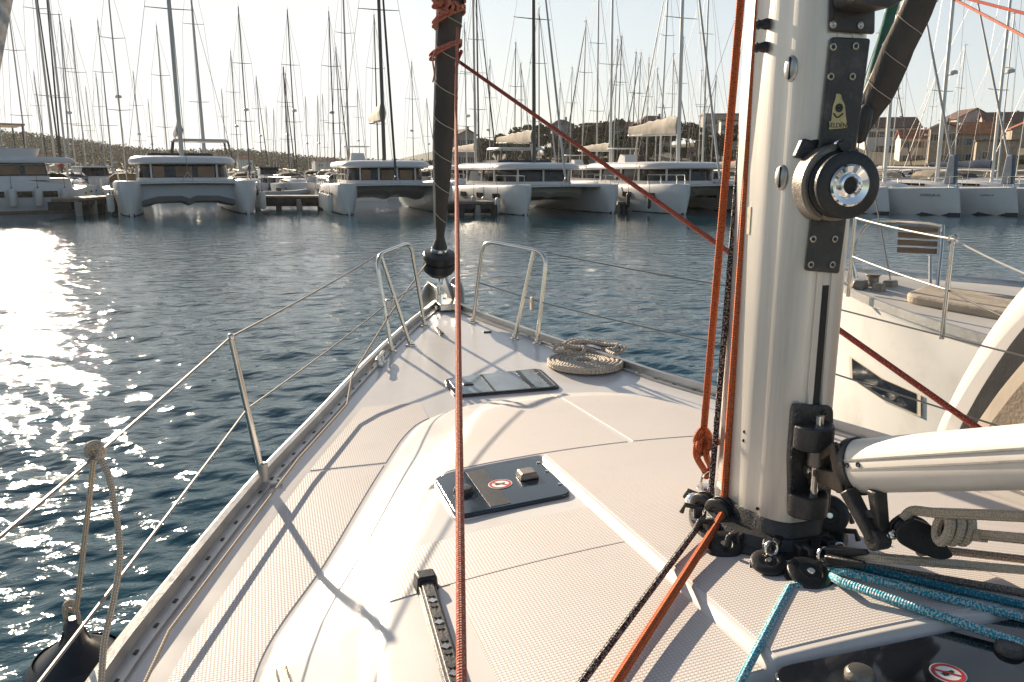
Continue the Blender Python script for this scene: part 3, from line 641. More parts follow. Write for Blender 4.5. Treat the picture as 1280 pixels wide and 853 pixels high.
# upper winch pad, cut by the top of the picture
b = MB(); aft_prism([(1036, -70), (1092, -70), (1090, 44), (1034, 40)], .010, .022, b); aft_prism([(1040, -70), (1112, -70), (1108, 2), (1085, 18), (1040, 12)], .022, .10, b, r=.015); b.build('winch_pad', BLKG, MAST, bevel=.006)
b = MB()
for p in ((1041, 31), (1075, 32)): b.lathe([(.0085, 0), (.0085, .003), (.005, .004), (.001, .002)], aft(*p, .022), (0, -1, 0), 14)
b.build('pad_rivet', ALU, MAST)
b = MB(); b.lathe([(.085, .10), (.085, .13), (.06, .15), (.055, .21), (.07, .23), (.07, .25)], aft(1066, -60, .0), (-.1, -1, 0), 30); b.build('upper_winch', BLK, YACHT)
# mast winch
WX = V((-.17, -.985, 0)).normalized(); W0 = aft(1037, 231, .012)
WIN = MB(); WIN.lathe([(.086, 0), (.088, .012), (.086, .030), (.072, .036)], W0, WX, 40)
WINO = WIN.build('mast_winch', CAST, YACHT, bevel=.003)
b = MB(); ca = []
for i in range(19):
    a = rad(95+150*i/18); ca.append((math.cos(a), math.sin(a)))
U_ = V((0, 0, 1)).cross(WX).normalized()*-1
poly = [(-(-c)*.108 if False else c*.092, s_*.096) for c, s_ in ca]+[(c*.073, s_*.075) for c, s_ in reversed(ca)]
Ux = WX.cross(V((0, 0, 1))).normalized()
Ux = -Ux if Ux.x < 0 else Ux
b.prism(poly, W0+WX*.03, Ux, (0, 0, 1), -.045, .015); b.build('winch_collar', CAST, WINO, bevel=.006)
b = MB(); b.prism([(-.090, .064), (-.072, .11), (-.05, .104), (-.035, .109), (.047, .107), (.077, .077), (.06, .06), (-.06, .06)], W0, Ux, (0, 0, 1), -.03, -.005); b.build('winch_arm', BLKG, WINO, bevel=.006)
b = MB(); b.ball(W0+V((0, 0, .095))+WX*.03, (.016, .016, .012), 14, 8); b.build('arm_bolt', CHROME, WINO)
b = MB(); b.lathe([(.074, .034), (.078, .040), (.078, .050), (.066, .056), (.064, .066), (.077, .072), (.078, .084), (.073, .088), (.050, .089)], W0, WX, 44); b.build('winch_drum', BLK, WINO)
b = MB(); b.lathe([(.0485, .088), (.0485, .094), (.044, .098), (.029, .0935), (.026, .1005), (.021, .102), (.018, .098), (.0155, .092)], W0, WX, 40, caps=False); b.build('winch_cap', CHROME, WINO)
b = MB(); b.lathe([(.021, .091), (.017, .092), (.016, .088)], W0, WX, 8); b.build('winch_socket', BLACKP, WINO)
b = MB(); b.lathe([(.014, .038), (.014, .060)], W0+V((0, 0, .09)), WX, 12); b.build('winch_feeder', BLK, WINO)
# fittings on the port face of the mast
def port_pt(px, py):
    r = ray(px, py); best = None
    for i in range(400):
        t = 1.6+i*.002; p = CAM+r*t; x, y = (p.x-MX)/.110, (p.y-MY)/.178
        if abs(x)**2.5+abs(y)**2.5 <= 1.0: return p
    return CAM+r*2.2
for px, py in ((990, 86), (978, 222)):
    p = port_pt(px, py); n = V((p.x-MX, (p.y-MY)*.41, 0)).normalized(); U = V((0, 0, 1)).cross(n).normalized()
    b = MB(); M = Matrix((U, n, V((0, 0, 1)))).transposed(); b.ball(p+n*.002, (.019, .011, .031), 20, 12, rot=M); o = b.build('halyard_exit_cover', ALU, MAST)
    b = MB(); b.box(p+n*.012, (.005, .006, .052), M); b.build('cover_slot', BLACKP, o, bevel=.002)
for px, py in ((953, 30), (951, 59)):
    p = port_pt(px+9, py); n = V((-.8, .6, 0)); b = MB(); b.lathe([(.013, 0), (.014, .008), (.010, .022), (.013, .026), (.010, .032)], p, n, 14); b.build('mast_stud', BLK, MAST)
p = port_pt(936, 276); n = V((p.x-MX, (p.y-MY)*.41, 0)).normalized(); b = MB(); M = Matrix((V((0, 0, 1)).cross(n), n, V((0, 0, 1)))).transposed(); b.box(p, (.017, .003, .072), M); b.build('mast_sticker', paint('faded_sticker', (.66, .56, .40), .5, 0, .2, 60), MAST)
b = MB()
for px, py in ((931, 540), (930, 551), (947, 636)): b.lathe([(.005, 0), (.005, .002)], port_pt(px, py), (-.8, -.5, 0), 8)
b.build('mast_screw', BLACKP, MAST)
b = MB(); zt = Yp(920, 98, MY).z; b.bar((MX-.150, MY+.055, zt), (MX-.150, MY+.055, zt+.7), .016, .018); 
b.build('halyard_guide', BLK, MAST)
# mast foot
b = MB(); b.grid([[(MX+x, MY+y, z) for x, y in msec(s)] for s, z in ((1.12, 1.63), (1.12, 1.665), (1.03, 1.68), (1.03, 1.725), (1.0, 1.73))], closed=True); FOOT = b.build('mast_collar', BLKG, YACHT, angle=50)
b = MB(); b.lathe([(.235, 0), (.235, .016), (.205, .024), (.19, .05), (.15, .055)], (MX, MY, Hs(MX, MY)-.002), n=40, sx=.9); b.build('mast_base', BLKG, YACHT)
b = MB()
for k in range(9):
    a = rad(130+k*26); c = V((MX+.2*math.cos(a)*.9, MY+.21*math.sin(a), Hs(MX, MY)+.02)); n = V((math.cos(a), math.sin(a), 0))
    b.box(c, (.04, .035, .055), Matrix.Rotation(a, 3, 'Z')); b.tube([c+V((0, 0, .02))-n*.01, c+n*.045+V((0, 0, .03)), c+n*.055+V((0, 0, .005))], .008, 8)
b.build('base_lug', BLKG, FOOT, bevel=.005)
# gooseneck
b = MB(); aft_prism([(987, 503), (1036, 505), (1036, 560), (1032, 640), (984, 646), (982, 570)], -.004, .016, b, r=.02); GN = b.build('gooseneck_bracket', BLKG, MAST, bevel=.004)
b = MB()
for y0, y1 in ((528, 552), (612, 632)):
    P = [aft(988, y0), aft(1034, y0), aft(1034, y1), aft(988, y1)]; z0, z1 = P[2].z, P[0].z
    poly = [(-.055, 0), (.055, 0), (.052, .03), (.03, .062), (-.03, .062), (-.052, .03)]
    b.prism(rounded(poly, .02), (MX-.02, AFT-.012, (z0+z1)/2), (1, 0, 0), (0, -1, 0), -(z1-z0)/2, (z1-z0)/2)
b.build('gooseneck_lug', BLKG, GN, bevel=.005)
b = MB()
for p in ((996, 518), (1030, 517), (992, 560), (991, 572), (990, 600), (989, 610), (988, 638), (1028, 632)): b.lathe([(.008, 0), (.008, .004), (.004, .005), (.002, .002)], aft(*p, .016), (0, -1, 0), 12)
b.build('gooseneck_rivet', BLKG, GN)
pinT, pinB = aft(1024, 520, .048), aft(1020, 640, .048); pinT.x = pinB.x = MX-.02
b = MB(); b.cyl(pinT, pinB, .011, n=12); b.build('gooseneck_pin', STEEL, GN)
P0 = Xp(1072, 583, 1.345); P1 = Xp(1285, 571, 1.345); BD = (P1-P0).normalized(); print('BOOM', P0, P1, BD)
TOG = V((MX-.02, pinT.y, P0.z-.005)); TG = P0-BD*.135
b = MB(); b.tube([TOG+V((0, 0, .03)), TOG-V((0, 0, .03))], .022, 14); b.bar(TOG, TG+BD*.02, .03, .035); b.lathe([(.036, -.03), (.038, -.02), (.038, .02), (.03, .03)], TG-V((0, 0, .02)), BD.cross(V((0, 0, 1))), 18); b.build('gooseneck_toggle', CAST, GN, bevel=.004)
sideV = BD.cross(V((0, 0, 1))).normalized(); upV = sideV.cross(BD).normalized()
b = MB(); b.lathe([(.0655, 0), (.062, .5), (.062, 4.2)], P0, BD, 40, sx=.72); BOOM = b.build('boom', paint('painted_boom', (.80, .745, .67), .34, .1, .04, 2, dirt=(.55, .48, .40, .4), dscale=5), YACHT)
b = MB()
for h in (.018, -.004): b.bar(P0+BD*.01+sideV*.0465+upV*h, P0+BD*4.1+sideV*.0437+upV*h, .003, .004, up=upV)
b.build('boom_groove', ALU, BOOM)
b = MB(); b.lathe([(.070, -.018), (.071, .012), (.067, .013)], P0, BD, 40, sx=.74)
b.build('boom_end_ring', BLKG, BOOM, bevel=.002)
b = MB()
for sg in (-1, 1):
    o = TG+sideV*sg*.030; e = P0-BD*.012+sideV*sg*.040
    b.bar(o+upV*.014, e+upV*.054, .016, .020, up=upV, w1=(.016, .024)); b.bar(o-upV*.010, e-upV*.038, .016, .036, up=upV, w1=(.016, .052)); b.bar(e-BD*.012-upV*.06, e-BD*.012+upV*.06, .016, .026, up=BD)
b.bar(TG, P0-BD*.01+upV*.0, .02, .02, up=upV, w1=(.05, .03)); b.bar(P0-BD*.012-upV*.06, P0-BD*.012+upV*.06, .08, .02, up=BD)
b.lathe([(.026, -.045), (.028, -.04), (.028, .04), (.026, .045)], TG, sideV, 18); b.build('boom_end_fitting', paint('bronze_casting', (.10, .08, .062), .36, .6, .2, 9, bump=.15), BOOM, bevel=.004)
b = MB()
b.lathe([(.013, 0), (.013, .006), (.006, .007)], TG+sideV*.045, sideV, 6)
b.build('fitting_bolt', STEEL, BOOM)
for px in (1080, 1092):
    c = D(px, 581, (P0-CAM).length/ray(1072, 583).length-.045); b = MB(); b.lathe([(.0065, 0), (.006, .003), (.002, .002)], P0+BD*(.022+.04*(px-1080)/12)+sideV*.0472+upV*.006, sideV, 12); b.build('boom_screw', BLACKP, BOOM)
# vang bracket below the boom and its tackle block
dv = 1.93; b = MB(); K0, K1 = D(1060, 612, dv), D(1096, 612, dv-.06); KP = D(1097, 674, dv-.04)
b.bar(K0, KP-V((.01, 0, 0)), .03, .035, up=sideV, w1=(.024, .03)); b.bar(K1, KP+V((.012, 0, .01)), .03, .035, up=sideV, w1=(.024, .03)); b.bar(K0.lerp(KP, .5), K1.lerp(KP, .5), .02, .014, up=sideV)
b.lathe([(.024, -.022), (.026, -.018), (.026, .018), (.024, .022)], KP, sideV, 16); VB = b.build('vang_bracket', BLKG, YACHT, bevel=.005)
b = MB(); q = D(1116, 668, dv-.06); b.cyl(KP, q, .008, n=10); b.ball(q, .013, 12, 8); b.build('vang_shackle', STEEL, VB)
def block(c, ax, r, name='pulley_block', strap=None, th=.012, gap=.016):
    c, ax = V(c), V(ax).normalized(); b = MB()
    for s_ in (-1, 1):
        o = c+ax*s_*(gap/2+th/2); b.lathe([(r*.55, -th*.5), (r, -th*.5), (r, th*.1), (r*.86, th*.5), (r*.5, th*.5), (r*.45, th*.28), (r*.2, th*.28), (r*.17, th*.6)], o, ax*s_, 26)
    if strap is not None: b.bar(c, strap, .018, .014, w1=(.022, .016))
    o = b.build(name, BLK, YACHT, bevel=.0015)
    s2 = MB(); s2.lathe([(r*.84, -gap*.45), (r*.66, -gap*.2), (r*.66, gap*.2), (r*.84, gap*.45)], c, ax, 24); s2.build('sheave', BLKG, o)
    p = MB(); p.lathe([(r*.17, 0), (r*.15, .003)], c+ax*(gap/2+th*1.1), ax, 10); p.lathe([(r*.17, 0), (r*.15, .003)], c-ax*(gap/2+th*1.1), -ax, 10); p.build('block_pin', STEEL, o); return o
mb = V((MX, MY, Hs(MX, MY)+.05))
BK1, BK2 = D(881, 634, 2.36), D(900, 641, 2.30)
block(BK1, (.93, .3, .1), .046, strap=BK1+V((.05, .02, -.09))); block(BK2, (.93, .3, .1), .046, strap=BK2+V((.05, .03, -.09)))
BK3, BK4, BK5 = D(904, 686, 2.17), D(960, 708, 2.05), D(1011, 722, 1.99)
block(BK3, (-.25, -.35, 1), .050, strap=mb+V((-.1, -.05, 0))); block(BK4, (-.1, -.25, 1), .046, strap=mb+V((-.06, -.15, 0))); block(BK5, (.05, -.3, 1), .057, strap=mb+V((.02, -.2, 0)))
BK6 = D(1036, 643, 2.2); block(BK6, (-.5, -.8, .25), .052, strap=mb+V((.1, -.06, 0)))
b = MB(); b.ball(D(868, 626, 2.42), (.028, .028, .024), 16, 10); b.build('chrome_cap', CHROME, YACHT)
b = MB()
for p in ((964, 686, 2.06), (1030, 694, 2.02), (1048, 688, 2.04)):
    c = D(*p); b.tube([c+V((.018*math.cos(a), .004*math.sin(a), .018*math.sin(a))) for a in [2*PI*i/14 for i in range(14)]], .004, 6, closed=True)
b.build('block_shackle', STEEL, FOOT)
pe = R(882, 611); b = MB(); b.tube([pe+V((.026*math.cos(a), .012*math.cos(a), .026+.034*math.sin(a))) for a in [2*PI*i/18 for i in range(18)]], .005, 8, closed=True); b.lathe([(.03, 0), (.03, .006), (.012, .01)], pe, n=14); b.build('pad_eye', STEEL, YACHT)
BV = D(1143, 664, 1.86); b = MB()
poly = rounded([(-.055, .012), (-.02, .042), (.035, .02), (.09, -.055), (.06, -.065), (.0, -.045), (-.045, -.02)], .02)
vU = V((math.cos(TH), -math.sin(TH), 0)); vW = V((0, 0, 1))
for s_ in (-.022, .010): b.prism(poly, BV, vU, vW, s_, s_+.011)
b.lathe([(.034, -.012), (.026, -.004), (.026, .004), (.034, .012)], BV+vU*-.012, vU.cross(vW), 22); b.tube([BV+vU*.02-vW*.01, BV+vU*.075-vW*.045], .008, 8); b.build('vang_block', BLK, YACHT, bevel=.003)
# furled headsail on the forestay
SB, ST_ = Yp(550, 300, 5.99), Yp(563, 0, 5.46); SD = (ST_-SB).normalized(); drum = Yp(549, 326, 6.05)
print('STAY', SB, ST_, drum)
def sail_roll(name, base, d, L, rf, mt, parent, wob=.006, n=20):
    b = MB(); k = int(L/.06); x = d.cross(V((0, 1, 0))).normalized(); y = d.cross(x); rng = random.Random(4); P = []
    for i in range(k+1):
        u = i/k*L; r = rf(u); row = []
        for j in range(n):
            a = 2*PI*j/n; rr = r*(1+.05*math.sin(3*a+u*2.1)+.035*math.sin(5*a-u*5)+.04*math.sin(u*11+a))+rng.uniform(-1, 1)*wob*.3
            row.append(base+d*u+(x*math.cos(a)+y*math.sin(a))*rr)
        P.append(row)
    b.grid(P, closed=True); b.add(P[0], [tuple(range(n))]); b.add(P[-1], [tuple(range(n-1, -1, -1))]); return b.build(name, mt, parent, angle=180)
sr = lambda u: .026+.045*min(1, u/.75)**.8+.010*min(1, max(0, (u-.75)/1.2))-.0045*max(0, u-2.2)
HS = sail_roll('furled_headsail', SB, SD, 13.4, lambda u: max(.03, sr(u)), COVER, YACHT)
b = MB(); x = SD.cross(V((0, 1, 0))).normalized(); y = SD.cross(x); pts = []
for i in range(420):
    u = .15+i*.0075; a = -u*2*PI/.235; pts.append(SB+SD*u+(x*math.cos(a)+y*math.sin(a))*(sr(u)*1.06+.003))
b.tube(pts, .0026, 5); b.build('lacing', CREAMC, HS)
b = MB(); b.tube([SB+SD*(u)+(-V((math.cos(TH), -math.sin(TH), 0)))*(sr(u)*.93) for u in [.1+.1*i for i in range(40)]], .018, 8); b.build('sunlit_edge', paint('sunlit_edge_beige', (.55, .46, .36), .8, 0, .2, 9, bump=.5), HS)  # sun on the roll's left edge, put in as a beige strip
b = MB(); b.lathe([(.03, -.135), (.075, -.12), (.112, -.085), (.124, -.07), (.124, -.012), (.112, -.008), (.112, .012), (.126, .016), (.126, .052), (.118, .062), (.062, .072), (.056, .12), (.034, .19)], drum, SD, 28); b.build('furler_drum', BLK, YACHT)
b = MB(); b.lathe([(.066, .075), (.068, .08), (.066, .105), (.060, .11)], drum, SD, 24, caps=False); b.build('drum_ring', CHROME, YACHT)

# ------------------------------------------------------------------ running ropes
def rope(label, pts, r, mt, cat='rope', group=None, name='rope', n=10):
    b = MB(); pts = [V(p) for p in pts]
    out = [pts[0]]
    for a, c in zip(pts, pts[1:]):
        k = max(1, int((c-a).length/.25)); out += [a.lerp(c, i/k) for i in range(1, k+1)]
    b.tube(out, r, n); return tag(b.build(name, mt, None, angle=180), label, cat, group)
def ext(a, b_, f): return V(a)+(V(b_)-V(a))*f
oa, ob = D(926, 0, 2.06), D(879, 545, 2.40)
kn = ob
b = MB(); b.tube([ext(ob, oa, 6), oa, ob], .0108, 10)
vr = V((math.cos(TH), -math.sin(TH), 0)); vu = V((0, 0, 1)); vf = V((math.sin(TH), math.cos(TH), 0))
def ringk(c, a, rx, rz_, tilt): return [V(c)+vr*(rx*math.cos(q)*math.cos(tilt)-rz_*math.sin(q)*math.sin(tilt))+vu*(rx*math.cos(q)*math.sin(tilt)+rz_*math.sin(q)*math.cos(tilt))+vf*(a*math.sin(2*q)) for q in [2*PI*i/20 for i in range(20)]]
b.tube(ringk(kn+vu*-.012, .012, .021, .030, .2), .0105, 10, closed=True); b.tube(ringk(kn+vu*-.03, -.012, .018, .028, -.3), .0105, 10, closed=True); b.tube(ringk(kn+vu*-.02+vf*-.015, .01, .02, .016, .9), .0105, 10, closed=True)
eye = pe+V((0, 0, .055))
b.tube(smoothpath([kn-vr*.014, kn-vr*.018-vu*.06, eye-vr*.008+vu*.01, eye-vu*.012, eye+vr*.012+vu*.02, kn+vr*.012-vu*.06, kn+vr*.01], 6), .0105, 10)
b.tube(smoothpath([kn+vr*.01-vu*.02, kn+vr*.05-vu*.015-vf*.01, kn+vr*.075-vu*.01], 5), .0105, 10)
tag(b.build('rope', R_ORANGE, None, angle=180), 'orange halyard knotted in a bowline onto a steel deck ring by the mast', 'rope')
q0, q1 = D(950, 0, 2.03), D(905, 628, 2.31)
rope('orange halyard closest to the mast, turned through the foot block and led back aft', [ext(q1, q0, 6), q0, q1, BK2+vu*.01-vf*.03, D(895, 658, 2.24), R(770, 853, .03), ext(D(895, 658, 2.24), R(770, 853, .03), 1.6)], .0112, R_ORANGE)
q0, q1 = D(941, 0, 2.10), D(888, 622, 2.37)
rope('black and white flecked halyard between two orange ones, led back past the mast foot', [ext(q1, q0, 6), q0, q1, BK1+vu*.01-vf*.03, D(877, 653, 2.3), R(727, 853, .03), ext(D(877, 653, 2.3), R(727, 853, .03), 1.6)], .0088, R_BW)
clew = Yp(565, 40, 5.40)
rope('coral red sheet running straight from the furled sail down past the roof hatch', [clew+V((.02, -.07, .02)), D(570, 140, 5.2), D(577, 853, 1.42), D(581, 1100, 1.12)], .0098, R_CORAL)
rope('dark red sheet running diagonally from the furled sail down behind the mast', [clew+V((.06, .0, -.12)), D(572, 76, 5.7), D(1215, 530, 3.0), D(1330, 610, 2.75)], .0125, R_RED)
b = MB(); rng = random.Random(9)
for k, uu in enumerate((1.30, 1.38, 1.47, 1.56, 1.62, 1.95, 2.0)):
    pass
def lash(pyc, tiltz, turns=1.0, r=.010):
    c = Yp(561 if pyc < 60 else 557, pyc, SB.y+(ST_.y-SB.y)*(300-pyc)/300.); rr = .105; n = 24
    return [c+vr*(rr*math.cos(a))+vf*(rr*math.sin(a))+vu*(tiltz*math.cos(a)+.012*a/6.28) for a in [2*PI*turns*i/n for i in range(n+1)]]
for pyc, tz in ((62, .045), (66, .05), (20, .05), (25, .05), (4, .03), (-4, -.03)): b.tube(lash(pyc, tz), .010, 8)
for k in range(9):
    c = Yp(555+rng.uniform(-8, 12), rng.uniform(-14, 12), 5.38); b.tube(ringk(c, .02, rng.uniform(.03, .05), rng.uniform(.03, .055), rng.uniform(0, 3)), .011, 8, closed=True)
b.tube(smoothpath([Yp(547, 20, 5.36), Yp(543, 30, 5.36), Yp(545, 38, 5.36)], 5), .009, 8)
b.tube(smoothpath([Yp(545, 62, 5.45), Yp(541, 75, 5.45), Yp(543, 92, 5.45), Yp(541, 103, 5.45)], 5), .006, 6)
tag(b.build('lashing_rope', R_CORAL, None, angle=180), 'red cord lashed and knotted round the furled charcoal headsail', 'rope')
fl0 = drum-vr*.09-vu*.01
gl = lambda y, o=.12, h=.05: V((float(gp(y))+o, y, float(dzf(y))+h))
rope('thin pale furling line from the black drum past the bow rail to the deck edge', [fl0, LM+V((.03, 0, -.06)), R(440, 470, .10), gl(3.9), gl(3.3), gl(2.2), gl(.6)], .0052, R_BEIGE)
# turquoise ropes
rope('single turquoise flecked rope running back alone from the round block at the mast foot', [BK5+V((-.035, -.03, .0)), D(987, 734, 1.95), R(925, 853, .028), ext(D(987, 734, 1.95), R(925, 853, .028), 1.5)], .0098, R_TURQ)
t0 = BK5+V((.05, -.02, .005))
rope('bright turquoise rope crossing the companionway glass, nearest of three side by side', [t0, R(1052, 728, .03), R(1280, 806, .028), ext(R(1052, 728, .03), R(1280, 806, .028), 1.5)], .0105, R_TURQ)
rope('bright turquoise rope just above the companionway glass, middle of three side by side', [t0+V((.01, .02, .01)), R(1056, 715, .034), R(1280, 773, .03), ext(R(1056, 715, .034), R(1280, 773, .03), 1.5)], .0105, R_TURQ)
rope('turquoise rope coloured as lying in shade behind the two brighter ones', [t0+V((.02, .04, .0)), R(1070, 708, .02), R(1280, 757, .014), ext(R(1070, 708, .02), R(1280, 757, .014), 1.5)], .010, R_TURQ_SHADE)
# vang tackle ropes
e1 = D(1285, 646, 1.58)
rope('thick beige rope leaving the top of the black block under the boom', smoothpath([BV+vU*-.03+vW*.03, BV+vU*-.01+vW*.050, D(1165, 641, 1.80)], 5)+[e1, ext(D(1165, 641, 1.8), e1, 1.8)], .0115, R_BEIGE)
kc = D(1196, 661, 1.78); b = MB()
for k in range(3): b.tube([kc+vU*(-.03+.0235*k)+vU*(.006*math.sin(q))+vW*(.030*math.sin(q))+vf*(.022*math.cos(q)) for q in [2*PI*i/18 for i in range(18)]], .0115, 9, closed=True)
b.tube([kc+vU*.02-vf*.03, kc+vU*.045-vf*.04], [.014, .013], 10); b.tube([BV+vU*.05-vW*.03, kc], .0105, 10); e2 = D(1285, 674, 1.60); b.tube([kc+vU*.03-vW*.012, e2, ext(kc, e2, 1.8)], .0112, 10)
tag(b.build('rope', R_BEIGE, None, angle=180), 'beige rope tied in a fat knot to the black block under the boom', 'rope')
rope('grey rope slanting back from under the knotted black block', [D(1150, 690, 1.88), R(1180, 688, .05), R(1285, 700, .04), ext(R(1180, 688, .05), R(1285, 700, .04), 2)], .0105, R_GREY)
a0 = D(1052, 692, 2.0); e3 = R(1285, 713, .05)
b = MB(); b.tube([a0, D(1105, 698, 1.9), e3, ext(D(1105, 698, 1.9), e3, 1.8)], .0115, 10); 
tag(b.build('rope', R_BEIGE, None, angle=180), 'beige rope from a black fork at the mast foot, half in shade', 'rope')
b = MB(); b.bar(D(1035, 690, 2.02), D(1085, 690, 1.93), .03, .03, w1=(.012, .014)); b.bar(D(1035, 700, 2.0), D(1082, 706, 1.91), .03, .03, w1=(.012, .014)); b.build('rope_fork', BLK, YACHT, bevel=.004)
rope('dark grey rope lying low on the deck behind the turquoise ones', [R(1040, 702, .03), R(1110, 712, .012), R(1285, 742, .012), ext(R(1110, 712, .012), R(1285, 742, .012), 1.6)], .0095, R_GREY)
# coil on the foredeck
cc = onH(1.79, 4.385, .012); b = MB(); pts = []
for lay in range(2):
    n0, n1 = (2.0, 9.2) if lay < 2 else (5.5, 9.0); rng_ = np.arange(n0, n1, .045)
    if lay % 2: rng_ = rng_[::-1]
    for tt in rng_: pts.append(cc+V((.0255*tt*math.cos(tt*2*PI), .0255*tt*math.sin(tt*2*PI), .017*lay+.002*math.sin(tt*9))))
b.tube(pts, .0118, 8)
tag(b.build('rope_coil', R_TAN3, None, angle=180), 'flat spiral coil of laid tan rope on the foredeck', 'rope coil')
b = MB(); rng = random.Random(5); hc = onH(1.86, 4.66, .05)
for k in range(9):
    o = hc+V((rng.uniform(-.14, .16), rng.uniform(-.1, .03), rng.uniform(-.028, .0))); a0 = rng.uniform(-.4, .4)
    L_ = rng.uniform(.07, .15); pts = []
    for i in range(18):
        q = 2*PI*i/18; pts.append(o+V((L_*math.cos(q), -.4*L_*math.cos(q)+.04*math.sin(q), .018*math.sin(q)+.010*math.cos(3*q+a0))))
    b.tube(pts, .0115, 7, closed=True)
b.tube(smoothpath([hc+V((.15, -.05, -.02)), cc+V((.2, .1, .04)), cc+V((.21, 0, .04))], 6), .0115, 8)
tag(b.build('rope_hank', R_TAN3, None, angle=180), 'tangled hank of tan rope on the cleat beside the flat coil', 'rope')
# black ball fender hung from the port lifeline
def on_line(a, c, px):
    lo, hi = 0., 1.
    best = min(range(400), key=lambda i: abs(px-proj(V(a).lerp(V(c), i/400))[0])); return V(a).lerp(V(c), best/400)
def proj(p):
    p = V(p)-CAM; a = p.x*math.cos(TH)-p.y*math.sin(TH); f = p.x*math.sin(TH)+p.y*math.cos(TH); d = f*math.cos(PT)-p.z*math.sin(PT); v = f*math.sin(PT)+p.z*math.cos(PT)
    return 640+a/d*FPX, 426.5-v/d*FPX, d
fk = on_line(top1, top2, 118); ft = Xp(92, 786, -.61); fr_ = 66*proj(ft)[2]/1000
print('FENDER', fk, proj(fk), ft, fr_)
FE = thing('boat_fender', 'black teardrop ball fender hung by beige rope from the lifeline', 'fender', ft)
b = MB(); pr = [(.012, .03), (.022, .015), (.026, -.01), (.034, -.03), (.06, -.052), (.105, -.085)]
sc_ = fr_/.135; pr = [(r*sc_, z*sc_) for r, z in pr]
for i in range(1, 15): a = rad(52)-rad(142)*i/14; pr.append((fr_*math.cos(a)+.0005, -fr_*1.22+fr_*math.sin(a)))
b.lathe(pr, ft, n=36); b.build('ball', paint('navy_rubber', (.012, .012, .016), .34, 0, .3, 8, spec=.6, bump=.08, bscale=30), FE)
b = MB()
for k in range(7): a = k*.9; b.tube(smoothpath([ft+V((.024*math.cos(a), .024*math.sin(a), .0)), ft+V((.045*math.cos(a), .045*math.sin(a), -.05)), ft+V((.10*math.cos(a), .10*math.sin(a), -.095))], 4), .006, 6)
b.build('neck_rib', paint('navy_rubber', (.012, .012, .016)), FE)
b = MB(); b.tube([fk+V((.0, 0, 0)), ft+V((.012, 0, .05))], .0075, 8); b.tube(ringk(ft+V((0, 0, .035)), .004, .018, .045, .1), .0075, 8, closed=True); b.tube(ringk(ft+V((.0, 0, .07)), .006, .014, .016, .6), .0075, 8, closed=True)
for tl in (0, .8, 1.7): b.tube(ringk(fk, .006, .014, .02, tl), .0075, 8, closed=True)
dk = proj(fk)[2]
b.tube(smoothpath([fk, D(134, 590, dk), D(143, 630, dk-.02), D(150, 690, dk-.06), D(143, 745, dk-.1), D(131, 800, dk-.14), D(126, 860, dk-.2)], 6), .0075, 8); b.build('fender_rope', R_BEIGE, FE)

# sheathed cap shrouds, held out by the spreaders
for sg in (0, 1):
    fx = (lambda x: x) if sg == 0 else (lambda x: 2*CL-x)
    A, B = V((-.68, .97, 1.27)), V((-.290, 1.135, 2.81)); T_ = A+(B-A)*((6.3-1.27)/(B.z-A.z)); pts = [V((fx(p.x), p.y, p.z)) for p in (A, A.lerp(T_, .25), A.lerp(T_, .5), T_, V((MX-.1, MY-.05, 11.2)))]
    b = MB(); b.tube(pts, .0088, 10); b.build('shroud', rope_mat('sheathed_shroud', (.62, .58, .53), (.50, .46, .42), .4, .03, spiral=True), YACHT)
    b = MB(); b.tube([T_ if sg == 0 else V((fx(T_.x), T_.y, T_.z)), V((MX, MY, 6.25))], [.02, .04], 8); b.build('spreader', MASTM, MAST)
# ------------------------------------------------------------------ neighbour yacht to starboard
NB_A = rad(20); NBP = V((4.98, 6.25, 0))
NB = thing('moored_yacht', 'white yacht moored close alongside, with dark hull window and tan sunpad on deck', 'sailing yacht', NBP, NB_A)
MN = MR[NB]; MNi = MN.inverted()
wp = herm([0, .15, .5, 1, 1.88, 3, 5, 8, 13], [.04, .22, .50, .80, 1.17, 1.5, 1.8, 1.9, 1.6]); ws = herm([0, .15, .5, 1.1, 2, 3.2, 5, 8, 13], [.04, .35, .85, 1.42, 1.7, 1.85, 1.9, 1.9, 1.6])
nz = lambda s: 1.46+.24*math.exp(-s/1.6)
def nbw(x, y, z): return MN @ V((x, y, z))
b = MB(); P = []
ss_ = [0, .05, .12, .25, .4, .6, .8, 1.05, 1.3, 1.6, 2, 2.5, 3, 3.6, 4.4, 5.4, 6.5, 8, 10, 13]
def nbsec(s):
    a, c, z = float(wp(s)), float(ws(s)), nz(s); row = []
    L_ = [(1., 0), (1.005, -.03), (.985, -.06), (.985, -.30), (.975, -.34), (.95, -.8), (.90, -z), (.6, -z-.3)]
    for f, dz_ in L_: row.append(nbw(-a*f, -s, z+dz_))
    row.append(nbw(0, -s, -.7))
    for f, dz_ in reversed(L_): row.append(nbw(c*f, -s, z+dz_))
    return row
P = [nbsec(s) for s in ss_]; b.grid(P); b.add(P[-1], [tuple(range(len(P[-1])))]); b.add(P[0], [tuple(range(len(P[0])-1, -1, -1))])
NBH = b.build('hull', paint('cream_gelcoat', (.82, .785, .735), .2, 0, .04, .9, dirt=(.6, .54, .46, .5), dscale=2.5), NB, angle=30)
b = MB(); P = []
for s in np.concatenate([[0.03], np.arange(.1, 13.01, .15)]):
    a, c, z = float(wp(s)), float(ws(s)), nz(s); P.append([nbw(-a*(1-t)*.995+c*t*.995, -s, z+.002+.05*math.sin(PI*t)) for t in [i/16 for i in range(17)]])
b.grid([list(reversed(r)) for r in P]); b.build('deck', paint('grey_nonskid', (.50, .47, .43), .6, 0, .06, 3, bump=.2, bscale=200), NB)
